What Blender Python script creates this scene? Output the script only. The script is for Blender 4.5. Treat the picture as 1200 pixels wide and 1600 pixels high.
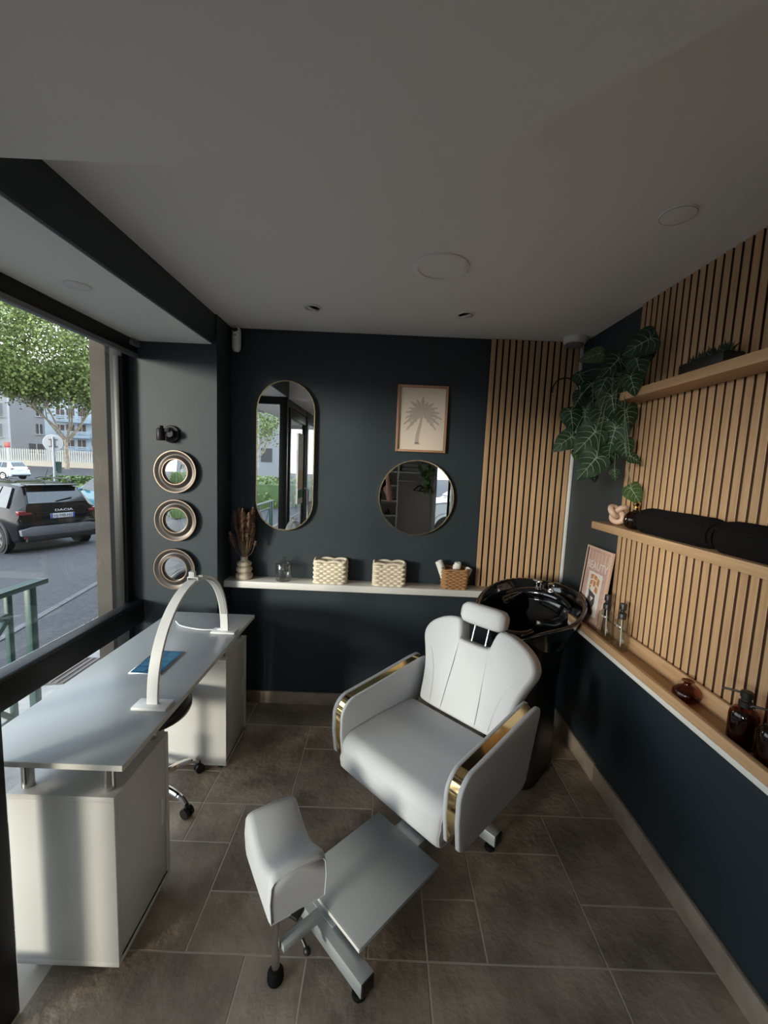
import bpy, bmesh, math, random
from mathutils import Vector, Matrix, Euler, noise as mnoise
random.seed(7)
R = math.radians
SC = bpy.context.scene
COL = SC.collection
for o in list(bpy.data.objects):
    bpy.data.objects.remove(o, do_unlink=True)

# ------------------------------------------------------------------ camera
FPX, HCAM = 645.0, 1.62
YAW, PITCH, ROLL = -0.0030254, -0.1110464, -0.0428728
RM = (Matrix.Rotation(YAW, 3, 'Z') @ Matrix.Rotation(PITCH, 3, 'X') @ Matrix.Rotation(ROLL, 3, 'Y'))
CAMPOS = Vector((0, 0, HCAM))
cam_d = bpy.data.cameras.new('camera')
cam_d.sensor_fit = 'HORIZONTAL'
cam_d.sensor_width = 36.0
cam_d.lens = FPX / 1200.0 * 36.0
cam_d.clip_start = 0.01
cam_d.clip_end = 500
cam = bpy.data.objects.new('camera', cam_d)
COL.objects.link(cam)
r_, f_, u_ = RM.col[0], RM.col[1], RM.col[2]
m4 = Matrix(((r_.x, u_.x, -f_.x, 0), (r_.y, u_.y, -f_.y, 0), (r_.z, u_.z, -f_.z, HCAM), (0, 0, 0, 1)))
cam.matrix_world = m4
SC.camera = cam

# ------------------------------------------------------------------ world, sun, exposure
SUN_DIR = Vector((0.70, 0.71, -0.115)).normalized()      # direction the light travels
w = bpy.data.worlds.new('sky')
SC.world = w
w.use_nodes = True
nt = w.node_tree
for n in list(nt.nodes):
    nt.nodes.remove(n)
wo = nt.nodes.new('ShaderNodeOutputWorld')
bg = nt.nodes.new('ShaderNodeBackground')
tc = nt.nodes.new('ShaderNodeTexCoord')
sp = nt.nodes.new('ShaderNodeSeparateXYZ')
rp = nt.nodes.new('ShaderNodeValToRGB')
nt.links.new(tc.outputs['Generated'], sp.inputs[0])
nt.links.new(sp.outputs['Z'], rp.inputs[0])
rp.color_ramp.elements[0].position = 0.0
rp.color_ramp.elements[0].color = (1.0, 0.97, 0.93, 1)
rp.color_ramp.elements[1].position = 0.6
rp.color_ramp.elements[1].color = (0.68, 0.81, 1.0, 1)
nt.links.new(rp.outputs[0], bg.inputs[0])
bg.inputs[1].default_value = 3.2
nt.links.new(bg.outputs[0], wo.inputs[0])
sun_d = bpy.data.lights.new('sun', 'SUN')
sun_d.energy = 3.2
sun_d.angle = R(11)
sun_d.color = (1.0, 0.91, 0.78)
sun = bpy.data.objects.new('sun', sun_d)
sun.rotation_euler = SUN_DIR.to_track_quat('-Z', 'Y').to_euler()
sun.location = (-6, -6, 8)
COL.objects.link(sun)
vs = SC.view_settings
vs.view_transform = 'Standard'
try:
    vs.look = 'None'
except Exception:
    pass
vs.gamma = 1.0
vs.use_curve_mapping = False
vs.exposure = 0.28


# ------------------------------------------------------------------ pixel -> place (distance always from a surface)
def ray(x, y):
    return RM @ Vector(((x - 600) / FPX, 1, -(y - 800) / FPX))


def onz(x, y, z):
    d = ray(x, y)
    return CAMPOS + d * ((z - HCAM) / d.z)


def ony(x, y, Y):
    d = ray(x, y)
    return CAMPOS + d * (Y / d.y)


def onx(x, y, X):
    d = ray(x, y)
    return CAMPOS + d * (X / d.x)


# ------------------------------------------------------------------ materials
MATS = {}


def mat(name, col, rough=0.5, metal=0.0, var=None, bump=None, coat=0.0, spec=0.5, rnd=0.0, wood=None, sheen=0.0, alpha=None):
    """Procedural principled material. var=(scale, second colour, lo, hi); bump=(scale, strength); wood=(dark colour)."""
    if name in MATS:
        return MATS[name]
    m = bpy.data.materials.new(name)
    m.use_nodes = True
    t = m.node_tree
    p = t.nodes['Principled BSDF']
    p.inputs['Base Color'].default_value = (*col, 1)
    p.inputs['Roughness'].default_value = rough
    p.inputs['Metallic'].default_value = metal
    p.inputs['Specular IOR Level'].default_value = spec
    p.inputs['Coat Weight'].default_value = coat
    p.inputs['Coat Roughness'].default_value = 0.08
    if sheen:
        p.inputs['Sheen Weight'].default_value = sheen
    geo = t.nodes.new('ShaderNodeNewGeometry')
    src = None
    if var:
        nz = t.nodes.new('ShaderNodeTexNoise')
        nz.inputs['Scale'].default_value = var[0]
        nz.inputs['Detail'].default_value = 6
        t.links.new(geo.outputs['Position'], nz.inputs['Vector'])
        cr = t.nodes.new('ShaderNodeValToRGB')
        cr.color_ramp.elements[0].position = var[2]
        cr.color_ramp.elements[1].position = var[3]
        cr.color_ramp.elements[0].color = (*col, 1)
        cr.color_ramp.elements[1].color = (*var[1], 1)
        t.links.new(nz.outputs['Fac'], cr.inputs[0])
        src = cr.outputs[0]
    if wood:
        mp = t.nodes.new('ShaderNodeMapping')
        mp.inputs['Scale'].default_value = wood[1]
        t.links.new(geo.outputs['Position'], mp.inputs['Vector'])
        oi = t.nodes.new('ShaderNodeObjectInfo')
        ad = t.nodes.new('ShaderNodeVectorMath')
        ad.operation = 'MULTIPLY_ADD'
        ad.inputs[1].default_value = (40, 40, 40)
        t.links.new(oi.outputs['Random'], ad.inputs[0])
        t.links.new(mp.outputs[0], ad.inputs[2])
        nz = t.nodes.new('ShaderNodeTexNoise')
        nz.inputs['Scale'].default_value = 1.0
        nz.inputs['Detail'].default_value = 5
        nz.inputs['Distortion'].default_value = 1.2
        t.links.new(ad.outputs[0], nz.inputs['Vector'])
        cr = t.nodes.new('ShaderNodeValToRGB')
        cr.color_ramp.elements[0].position = 0.32
        cr.color_ramp.elements[1].position = 0.68
        cr.color_ramp.elements[0].color = (*wood[0], 1)
        cr.color_ramp.elements[1].color = (*col, 1)
        t.links.new(nz.outputs['Fac'], cr.inputs[0])
        src = cr.outputs[0]
    if rnd:
        oi = t.nodes.new('ShaderNodeObjectInfo')
        mr = t.nodes.new('ShaderNodeMapRange')
        mr.inputs['To Min'].default_value = 1 - rnd
        mr.inputs['To Max'].default_value = 1 + rnd
        t.links.new(oi.outputs['Random'], mr.inputs['Value'])
        hs = t.nodes.new('ShaderNodeHueSaturation')
        hs.inputs['Color'].default_value = (*col, 1)
        if src:
            t.links.new(src, hs.inputs['Color'])
        t.links.new(mr.outputs[0], hs.inputs['Value'])
        src = hs.outputs[0]
    if src:
        t.links.new(src, p.inputs['Base Color'])
    if bump:
        nz = t.nodes.new('ShaderNodeTexNoise')
        nz.inputs['Scale'].default_value = bump[0]
        nz.inputs['Detail'].default_value = 4
        t.links.new(geo.outputs['Position'], nz.inputs['Vector'])
        bp = t.nodes.new('ShaderNodeBump')
        bp.inputs['Strength'].default_value = bump[1]
        bp.inputs['Distance'].default_value = 0.01
        t.links.new(nz.outputs['Fac'], bp.inputs['Height'])
        t.links.new(bp.outputs[0], p.inputs['Normal'])
    MATS[name] = m
    return m


def glass(name, tint=(1, 1, 1), ior=1.45, gloss=1.0, rough=0.0):
    """Thin glass: tinted transparency mixed with a mirror reflection by Fresnel."""
    if name in MATS:
        return MATS[name]
    m = bpy.data.materials.new(name)
    m.use_nodes = True
    t = m.node_tree
    for n in list(t.nodes):
        t.nodes.remove(n)
    out = t.nodes.new('ShaderNodeOutputMaterial')
    tr = t.nodes.new('ShaderNodeBsdfTransparent')
    tr.inputs[0].default_value = (*tint, 1)
    gl = t.nodes.new('ShaderNodeBsdfGlossy')
    gl.inputs['Roughness'].default_value = rough
    gl.inputs[0].default_value = (gloss, gloss, gloss, 1)
    fr = t.nodes.new('ShaderNodeFresnel')
    gm = t.nodes.new('ShaderNodeNewGeometry')
    mi = t.nodes.new('ShaderNodeMapRange')          # same Fresnel curve for the front and the back of a thin wall
    mi.inputs['To Min'].default_value = ior
    mi.inputs['To Max'].default_value = 1.0 / ior
    t.links.new(gm.outputs['Backfacing'], mi.inputs['Value'])
    t.links.new(mi.outputs[0], fr.inputs[0])
    mx = t.nodes.new('ShaderNodeMixShader')
    t.links.new(fr.outputs[0], mx.inputs[0])
    t.links.new(tr.outputs[0], mx.inputs[1])
    t.links.new(gl.outputs[0], mx.inputs[2])
    t.links.new(mx.outputs[0], out.inputs[0])
    MATS[name] = m
    return m


OAK, OAKD = (0.57, 0.365, 0.205), (0.46, 0.285, 0.15)
mat('navy_paint', (0.022, 0.033, 0.042), 0.5, var=(3.0, (0.027, 0.039, 0.048), 0.35, 0.7), bump=(180, 0.06), spec=0.42)
mat('ceiling_paint', (0.88, 0.87, 0.855), 0.75, bump=(140, 0.04))
mat('oak', OAK, 0.5, wood=(OAKD, (45, 45, 2.2)), rnd=0.07)
mat('oak_board', OAK, 0.48, wood=(OAKD, (45, 2.4, 45)))
mat('felt_black', (0.008, 0.008, 0.008), 0.95)
mat('felt_brown', (0.085, 0.040, 0.022), 0.95)
mat('tile', (0.50, 0.405, 0.315), 0.42, var=(4.5, (0.235, 0.185, 0.14), 0.36, 0.66), bump=(30, 0.5), rnd=0.20)
mat('grout', (0.66, 0.59, 0.50), 0.9)
mat('skirting_stone', (0.42, 0.34, 0.265), 0.5, var=(9, (0.28, 0.225, 0.175), 0.35, 0.7), bump=(60, 0.1))
mat('white_paint', (0.72, 0.71, 0.68), 0.45)
mat('white_laminate', (0.66, 0.65, 0.62), 0.3)
mat('table_laminate', (0.45, 0.475, 0.485), 0.28)
mat('edge_band', (0.70, 0.67, 0.60), 0.4)
mat('white_plastic', (0.80, 0.80, 0.79), 0.35)
mat('grey_plastic', (0.45, 0.45, 0.44), 0.5)
mat('leatherette', (0.52, 0.535, 0.56), 0.58, bump=(420, 0.05), spec=0.3)
mat('stitch', (0.42, 0.43, 0.45), 0.6)
mat('gold', (0.85, 0.62, 0.30), 0.10, metal=1.0)
mat('brass', (0.78, 0.60, 0.34), 0.22, metal=1.0)
mat('chrome', (0.80, 0.80, 0.80), 0.08, metal=1.0)
mat('steel', (0.58, 0.57, 0.55), 0.25, metal=1.0)
mat('grey_metal', (0.52, 0.56, 0.57), 0.38, metal=0.35)
mat('plate_grey', (0.46, 0.49, 0.50), 0.35)
mat('black_metal', (0.010, 0.010, 0.011), 0.45, spec=0.3)
mat('black_plastic', (0.012, 0.012, 0.012), 0.4)
mat('black_rubber', (0.010, 0.010, 0.010), 0.8, spec=0.2)
mat('black_vinyl', (0.012, 0.012, 0.013), 0.38)
mat('black_gloss', (0.004, 0.004, 0.005), 0.06, coat=1.0)
mat('black_cloth', (0.006, 0.0055, 0.006), 0.95, bump=(300, 0.3), spec=0.15)
mat('mirror', (0.93, 0.94, 0.94), 0.0, metal=1.0)
mat('pewter', (0.11, 0.095, 0.085), 0.38, metal=0.6)
mat('copper_edge', (0.62, 0.45, 0.33), 0.3, metal=0.9)
mat('ceramic_cream', (0.74, 0.62, 0.48), 0.45)
mat('plume_rust', (0.44, 0.27, 0.185), 0.85, rnd=0.25)
mat('plume_dark', (0.24, 0.15, 0.10), 0.9, rnd=0.25)
mat('straw', (0.42, 0.29, 0.17), 0.8)
mat('rope_cream', (0.80, 0.71, 0.56), 0.8, bump=(900, 0.3))
mat('wicker', (0.38, 0.20, 0.085), 0.6, rnd=0.05, bump=(500, 0.2))
mat('towel_white', (0.80, 0.78, 0.75), 0.9, bump=(400, 0.4))
mat('frame_oak_red', (0.42, 0.23, 0.135), 0.5)
mat('paper_cream', (0.72, 0.62, 0.53), 0.8)
mat('print_taupe', (0.46, 0.395, 0.345), 0.8)
mat('poster_pink', (0.60, 0.40, 0.335), 0.7, var=(30, (0.52, 0.33, 0.28), 0.4, 0.6))
mat('poster_frame', (0.66, 0.46, 0.36), 0.5)
mat('poster_white', (0.78, 0.73, 0.68), 0.7)
mat('poster_orange', (0.58, 0.25, 0.075), 0.7)
mat('poster_dark', (0.075, 0.065, 0.065), 0.7)
mat('poster_brown', (0.12, 0.075, 0.06), 0.7)
mat('leaf', (0.014, 0.036, 0.017), 0.5, spec=0.25, var=(35, (0.022, 0.055, 0.025), 0.35, 0.7))
mat('leaf_vein', (0.30, 0.38, 0.26), 0.5)
mat('stem_green', (0.12, 0.15, 0.08), 0.6)
mat('leaf_light', (0.045, 0.09, 0.025), 0.45)
mat('succulent', (0.020, 0.032, 0.018), 0.5)
mat('blue_film', (0.015, 0.12, 0.26), 0.35)
mat('blue_mesh', (0.03, 0.20, 0.36), 0.45)
mat('figurine', (0.66, 0.45, 0.34), 0.4)
mat('skin', (0.50, 0.30, 0.22), 0.55)
mat('hair', (0.03, 0.02, 0.015), 0.6)
mat('concrete', (0.115, 0.098, 0.082), 0.8, var=(6, (0.09, 0.078, 0.065), 0.35, 0.7))
mat('canopy', (0.55, 0.54, 0.52), 0.8)
mat('asphalt', (0.040, 0.039, 0.045), 0.85, var=(18, (0.072, 0.070, 0.078), 0.38, 0.72), bump=(120, 0.5))
mat('pavement', (0.30, 0.28, 0.265), 0.85, var=(14, (0.40, 0.38, 0.36), 0.35, 0.7), bump=(120, 0.4))
mat('road_paint', (0.13, 0.13, 0.135), 0.8, var=(30, (0.07, 0.07, 0.075), 0.4, 0.65))
mat('grating', (0.20, 0.15, 0.13), 0.7)
mat('rail_green', (0.030, 0.085, 0.075), 0.4)
mat('bark', (0.26, 0.215, 0.165), 0.85, var=(3, (0.38, 0.33, 0.26), 0.4, 0.62), bump=(14, 0.4))
mat('foliage', (0.14, 0.20, 0.055), 0.6, var=(1.3, (0.26, 0.32, 0.10), 0.35, 0.68))
mat('foliage_dark', (0.07, 0.13, 0.035), 0.6, var=(2.0, (0.13, 0.20, 0.06), 0.35, 0.68))
mat('car_black', (0.004, 0.004, 0.005), 0.15, spec=0.45)
mat('car_blue', (0.045, 0.17, 0.24), 0.18, coat=1.0)
mat('car_white', (0.55, 0.63, 0.70), 0.2, coat=1.0)
mat('car_glass', (0.014, 0.018, 0.022), 0.04, coat=1.0)
mat('car_grey', (0.16, 0.165, 0.18), 0.5)
mat('car_clad', (0.014, 0.014, 0.016), 0.6)
mat('tyre', (0.010, 0.010, 0.010), 0.8)
mat('alloy', (0.42, 0.43, 0.45), 0.3, metal=0.8)
mat('tail_red', (0.22, 0.010, 0.012), 0.15, coat=1.0)
mat('number_plate', (0.70, 0.74, 0.80), 0.4)
mat('plate_blue', (0.06, 0.12, 0.45), 0.4)
mat('letter_black', (0.015, 0.015, 0.02), 0.5)
mat('letter_white', (0.85, 0.87, 0.90), 0.35)
mat('render_white', (0.50, 0.51, 0.53), 0.85)
mat('render_grey', (0.275, 0.275, 0.285), 0.85)
mat('render_pale', (0.44, 0.52, 0.59), 0.85)
mat('window_dark', (0.055, 0.055, 0.06), 0.2)
mat('window_brown', (0.11, 0.075, 0.065), 0.5)
mat('fence_pale', (0.45, 0.45, 0.43), 0.7)
mat('fence_wall', (0.45, 0.41, 0.36), 0.85)
mat('sign_back', (0.62, 0.61, 0.58), 0.5)
mat('sign_pole', (0.36, 0.40, 0.45), 0.4, metal=0.4)
mat('sign_red', (0.30, 0.02, 0.02), 0.5)
mat('bin_green', (0.012, 0.045, 0.035), 0.5)
mat('poster_yellow', (0.75, 0.55, 0.22), 0.7)
mat('poster_green', (0.03, 0.20, 0.06), 0.7)
glass('window_glass', (0.95, 0.975, 0.97), 1.42, 0.9)
glass('clear_glass', (0.93, 0.95, 0.945), 1.62, 1.0)
glass('bottle_glass', (0.80, 0.81, 0.78), 1.75, 1.0)
glass('amber_glass', (0.42, 0.17, 0.085), 1.5, 1.0)
glass('dark_glass', (0.22, 0.16, 0.12), 1.5, 1.0)


# ------------------------------------------------------------------ mesh builder
class B:
    def __init__(self):
        self.bm = bmesh.new()

    def face(self, pts):
        vs_ = [self.bm.verts.new(p) for p in pts]
        try:
            return self.bm.faces.new(vs_)
        except ValueError:
            return None

    def box(self, c, s, bev=0.0, rot=None, seg=2):
        mtx = Matrix.Translation(Vector(c))
        if rot is not None:
            mtx = mtx @ (rot if isinstance(rot, Matrix) else Euler(rot).to_matrix().to_4x4())
        mtx = mtx @ Matrix.Diagonal((s[0], s[1], s[2], 1))
        g = bmesh.ops.create_cube(self.bm, size=1, matrix=mtx)
        if bev > 0:
            es = list({e for v in g['verts'] for e in v.link_edges})
            bmesh.ops.bevel(self.bm, geom=es, offset=bev, segments=seg, profile=0.5, affect='EDGES')
        return self

    def bar(self, a, b, wd, th, up=(0, 0, 1), bev=0.0):
        a, b = Vector(a), Vector(b)
        d = b - a
        L = d.length
        x = d.normalized()
        z = Vector(up)
        y = z.cross(x).normalized()
        z = x.cross(y)
        rot = Matrix((x, y, z)).transposed().to_4x4()
        return self.box((a + b) / 2, (L, wd, th), bev, rot)

    def ring_faces(self, r0, r1):
        n = len(r0)
        for i in range(n):
            j = (i + 1) % n
            try:
                self.bm.faces.new((r0[i], r0[j], r1[j], r1[i]))
            except ValueError:
                pass

    def loft(self, rings, cap=True, closed=False):
        rv = [[self.bm.verts.new(p) for p in r] for r in rings]
        for a, b in zip(rv[:-1], rv[1:]):
            self.ring_faces(a, b)
        if closed:
            self.ring_faces(rv[-1], rv[0])
        elif cap:
            try:
                self.bm.faces.new(list(reversed(rv[0])))
                self.bm.faces.new(rv[-1])
            except ValueError:
                pass
        return self

    def tube(self, pts, r, n=8, closed=False, cap=True, flat=None):
        pts = [Vector(p) for p in pts]
        m = len(pts)
        rad = r if callable(r) else (lambda t: r)
        t0 = (pts[1] - pts[0]).normalized()
        ref = Vector((0, 0, 1)) if abs(t0.z) < 0.9 else Vector((1, 0, 0))
        nrm = (ref - t0 * ref.dot(t0)).normalized()
        rings = []
        for i, p in enumerate(pts):
            if closed:
                t = (pts[(i + 1) % m] - pts[i - 1]).normalized()
            elif i == 0:
                t = t0
            elif i == m - 1:
                t = (pts[-1] - pts[-2]).normalized()
            else:
                t = (pts[i + 1] - pts[i - 1]).normalized()
            nrm = (nrm - t * nrm.dot(t))
            nrm = nrm.normalized() if nrm.length > 1e-6 else t.orthogonal().normalized()
            bn = t.cross(nrm)
            rr = rad(i / max(1, m - 1))
            rings.append([p + (nrm * math.cos(a) + bn * math.sin(a)) * rr for a in [2 * math.pi * k / n for k in range(n)]])
        return self.loft(rings, cap, closed)

    def cyl(self, a, b, r0, r1=None, n=20):
        r1 = r0 if r1 is None else r1
        return self.tube([a, b], lambda t: r0 + (r1 - r0) * t, n)

    def lathe(self, prof, c=(0, 0, 0), n=28, sx=1.0, sy=1.0, mtx=None):
        c = Vector(c)
        rings = []
        for r, z in prof:
            ring = []
            for k in range(n):
                a = 2 * math.pi * k / n
                v = Vector((max(r, 1e-4) * math.cos(a) * sx, max(r, 1e-4) * math.sin(a) * sy, z))
                if mtx is not None:
                    v = mtx @ v
                ring.append(c + v)
            rings.append(ring)
        return self.loft(rings, True)

    def prism(self, poly, fn, d0, d1):
        """poly of 2D points, fn(u, v, d) -> 3D, extruded from depth d0 to d1."""
        a = [self.bm.verts.new(fn(u, v, d0)) for u, v in poly]
        b = [self.bm.verts.new(fn(u, v, d1)) for u, v in poly]
        n = len(poly)
        f1 = self.bm.faces.new(a)
        f2 = self.bm.faces.new(list(reversed(b)))
        for i in range(n):
            j = (i + 1) % n
            self.bm.faces.new((a[j], a[i], b[i], b[j]))
        return f1, f2, a, b

    def sphere(self, c, r, sc=(1, 1, 1), n=12, rot=None):
        mtx = Matrix.Translation(Vector(c))
        if rot is not None:
            mtx = mtx @ Euler(rot).to_matrix().to_4x4()
        mtx = mtx @ Matrix.Diagonal((r * sc[0], r * sc[1], r * sc[2], 1))
        bmesh.ops.create_uvsphere(self.bm, u_segments=n * 2, v_segments=n, radius=1, matrix=mtx)
        return self

    def mesh(self, name, m, smooth=35, bev=0.0, seg=2, bev_angle=30):
        bm = self.bm
        bmesh.ops.remove_doubles(bm, verts=bm.verts[:], dist=1e-6)
        bmesh.ops.recalc_face_normals(bm, faces=bm.faces[:])
        if bev > 0:
            es = [e for e in bm.edges if len(e.link_faces) == 2 and e.calc_face_angle(0) > R(bev_angle)]
            bmesh.ops.bevel(bm, geom=es, offset=bev, segments=seg, profile=0.5, affect='EDGES')
        me = bpy.data.meshes.new(name)
        bm.to_mesh(me)
        bm.free()
        me.materials.append(MATS[m] if isinstance(m, str) else m)
        if smooth:
            me.polygons.foreach_set('use_smooth', [True] * len(me.polygons))
            if smooth < 180:
                me.set_sharp_from_angle(angle=R(smooth))
        me.update()
        return me

    def build(self, name, m, parent=None, smooth=35, bev=0.0, seg=2, bev_angle=30):
        return link(name, self.mesh(name, m, smooth, bev, seg, bev_angle), parent)


def link(name, me, parent=None, loc=None, rot=None, scale=None):
    o = bpy.data.objects.new(name, me)
    COL.objects.link(o)
    if parent is not None:
        o.parent = parent
    if loc is not None:
        o.location = loc
    if rot is not None:
        o.rotation_euler = rot
    if scale is not None:
        o.scale = scale
    return o


def tag(o, label, cat, group=None):
    o['label'] = label
    o['category'] = cat
    if group:
        o['group'] = group
    return o


def thing(name, label, cat, loc=(0, 0, 0), rz=0.0, group=None):
    o = link(name, None)
    o.empty_display_size = 0.1
    o.location = loc
    o.rotation_euler = (0, 0, rz)
    return tag(o, label, cat, group)


def struct(o):
    o['kind'] = 'structure'
    return o


def dup(o, parent=None, loc=None, rz=None):
    c = o.copy()
    COL.objects.link(c)
    c.parent = parent
    if loc is not None:
        c.location = loc
    if rz is not None:
        c.rotation_euler = (0, 0, rz)
    for ch in [x for x in bpy.data.objects if x.parent == o]:
        dup(ch, c)
    return c


def arc(cx, cy, r, a0, a1, n=8):
    return [(cx + r * math.cos(R(a0 + (a1 - a0) * i / n)), cy + r * math.sin(R(a0 + (a1 - a0) * i / n))) for i in range(n + 1)]


def bez(pts, n=16):
    """Catmull-Rom through 2D or 3D points."""
    P = [Vector(p) for p in pts]
    out = []
    for i in range(len(P) - 1):
        p0 = P[i - 1] if i else P[0] * 2 - P[1]
        p1, p2 = P[i], P[i + 1]
        p3 = P[i + 2] if i + 2 < len(P) else P[-1] * 2 - P[-2]
        for k in range(n):
            t = k / n
            out.append(0.5 * ((2 * p1) + (p2 - p0) * t + (2 * p0 - 5 * p1 + 4 * p2 - p3) * t * t + (3 * p1 - p0 - 3 * p2 + p3) * t ** 3))
    out.append(P[-1])
    return out


def text_mesh(name, body, size, m, parent, loc, rot, extrude=0.001, align='CENTER', sx=1.0):
    cu = bpy.data.curves.new(name, 'FONT')
    cu.body = body
    cu.size = size
    cu.extrude = extrude
    cu.align_x = align
    cu.align_y = 'CENTER'
    cu.resolution_u = 3
    tmp = bpy.data.objects.new(name + '_tmp', cu)
    COL.objects.link(tmp)
    dg = bpy.context.evaluated_depsgraph_get()
    me = bpy.data.meshes.new_from_object(tmp.evaluated_get(dg))
    bpy.data.objects.remove(tmp, do_unlink=True)
    me.materials.clear()
    me.materials.append(MATS[m])
    return link(name, me, parent, loc, rot, (sx, 1, 1))


# ================================================================== THE ROOM
YB, XR, ZC, ZL = 2.635, 1.185, 2.42, 2.256       # back wall, right wall, ceiling, lowered ceiling
XW, ZS, XB, YP = -1.452, 2.258, -0.99, 2.408     # window plane, soffit, soffit edge, pillar face
YN, XE, YE = -2.10, -1.0, 1.0                    # near wall, entrance plane, bay end
T = 0.12

floor = struct(B().box(((XW + XR) / 2, (YN + YB) / 2, -0.0515), (XR - XW + 2 * T, YB - YN + 2 * T, 0.1)).build('floor', 'grout', None, 0))

# stone tiles, each one its own piece, on a 20 cm module as laid in the photo
gx = lambda i: -1.59 + 0.2 * i
gy = lambda j: -2.21 + 0.2 * j
occ = {}
tiles = []


def put(i, j, a, b):
    for p in range(i, i + a):
        for q in range(j, j + b):
            if (p, q) in occ:
                return False
    for p in range(i, i + a):
        for q in range(j, j + b):
            occ[(p, q)] = 1
    tiles.append((i, j, a, b))
    return True


ix = lambda x: round((x + 1.59) / 0.2)
iy = lambda y: round((y + 2.21) / 0.2)
for x0, x1, y0, y1 in [(-.79, -.39, 1.79, 2.39), (-.39, .01, 1.79, 2.19), (-.39, .21, 2.19, 2.39), (-.79, -.59, 1.59, 1.79), (-.59, .01, 1.39, 1.79),
                       (-1.19, -.59, 1.19, 1.59), (-.59, .01, 1.19, 1.39), (.41, .81, 1.19, 1.59), (.81, 1.21, 1.39, 1.79), (.81, 1.21, 1.19, 1.39),
                       (1.01, 1.21, 1.79, 2.19), (.61, 1.01, 1.79, 2.39), (.21, .41, 1.19, 1.39), (.21, .81, .79, 1.19), (-.39, -.19, .79, 1.19),
                       (-.99, -.39, .79, 1.19), (-.19, .21, .59, 1.19), (.41, .81, 1.59, 1.79), (-.79, -.19, 2.39, 2.79), (-.19, .21, 2.39, 2.79)]:
    put(ix(x0), iy(y0), ix(x1) - ix(x0), iy(y1) - iy(y0))
rt = random.Random(3)
for j in range(0, 26):
    for i in range(0, 14):
        if (i, j) in occ:
            continue
        sz = [(3, 2), (2, 3), (2, 2), (1, 2), (2, 1)]
        rt.shuffle(sz)
        for a, b in sz + [(1, 1)]:
            if i + a <= 14 and put(i, j, a, b):
                break
tile_cache = {}
for i, j, a, b in tiles:
    x0, x1, y0, y1 = max(gx(i), XW + .03), min(gx(i + a), XR), max(gy(j), YN), min(gy(j + b), YB)
    if y0 < YE - .01 and x0 < XE + .02:
        if x1 <= XE + .03:
            continue
        x0 = max(x0, XE + .02) if y1 <= YE + .05 else x0
    sx, sy = x1 - x0 - .004, y1 - y0 - .004
    if sx < .02 or sy < .02:
        continue
    key = (round(sx, 3), round(sy, 3))
    if key not in tile_cache:
        tile_cache[key] = B().box((0, 0, -.006), (sx, sy, .012), .0018, None, 1).mesh('tile', 'tile')
    o = link('tile', tile_cache[key], floor, ((x0 + x1) / 2, (y0 + y1) / 2, rt.uniform(-.0006, .0004)))

wall_back = struct(B().box(((XB + XR) / 2, YB + T / 2, ZC / 2), (XR - XB + 2 * T, T, ZC + .02)).build('wall_back', 'navy_paint', None, 0))
wall_right = struct(B().box((XR + T / 2, (YB + YN) / 2, ZC / 2), (T, YB - YN + .01, ZC + .02)).build('wall_right', 'navy_paint', None, 0))
# pillar at the end of the window bay: front face and the return towards the back wall
wall_left = struct(B().box(((XW - .05 + XB + .018) / 2, (YP + YB + T) / 2, ZC / 2), (XB + .018 - XW + .05, YB + T - YP, ZC + .02)).build('wall_left', 'navy_paint', None, 0))
# ceiling, lowered part, bay soffit with dark fascia
ceiling = struct(B().box(((XB + XR) / 2, (YB + YN) / 2, ZC + .06), (XR - XB + 2 * T, YB - YN + 2 * T, .12)).build('ceiling', 'ceiling_paint', None, 0))
b = B()
b.prism([(XB - .6, .985), (.095, .985), (XR - .002, -.035), (XR - .002, YN), (XB - .6, YN)], lambda u, v, d: (u, v, d), ZL, ZC + .03)
struct(b.build('ceiling_lowered', 'ceiling_paint', None, 0))
b = B().box(((XW + XB) / 2 - .1, (YP + YE) / 2, ZS + .15), (XB - XW + .18, YP - YE + .06, .30))
struct(b.build('ceiling_soffit', 'ceiling_paint', None, 0))
struct(B().box((XB + .002, (YP + 1.0) / 2, (ZS + ZC) / 2 + .0005), (.012, YP - 1.0, ZC - ZS + .001)).build('trim_1', 'navy_paint', None, 0))

# near wall behind the camera, with a glazed opening at its right end
b = B()
b.box((.36, YN - T / 2, ZC / 2), (1.04, T, ZC))
b.box((XE + .02, YN - T / 2, ZC / 2), (.06, T, ZC))
b.box((-.56, YN - T / 2, .10), (.80, T, .20))
b.box((-.56, YN - T / 2, 2.31), (.80, T, .22))
b.box(((.88 + XR) / 2, YN - T / 2, .15), (XR - .88, T, .30))
b.box(((.88 + XR) / 2, YN - T / 2, 2.31), (XR - .88, T, .22))
struct(b.build('wall_near', 'navy_paint', None, 0))
struct(B().box((-.56, YN - .05, 1.20), (.80, .008, 2.0)).build('added_light_window', 'window_glass', None, 0))  # unseen glazing, added to let skylight reach the chair's outer armrest
wn = struct(B().box(((.88 + XR) / 2, YN - .05, 1.25), (XR - .88 - .06, .008, 1.84)).build('window_3', 'window_glass', None, 0))
b = B()
for x in (.90, XR - .02):
    b.box((x, YN - .05, 1.25), (.04, .05, 1.90))
for z in (.32, 2.18):
    b.box(((.88 + XR) / 2, YN - .05, z), (XR - .88 - .08, .05, .04))
b.build('window_frame', 'black_metal', wn, 0)

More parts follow.
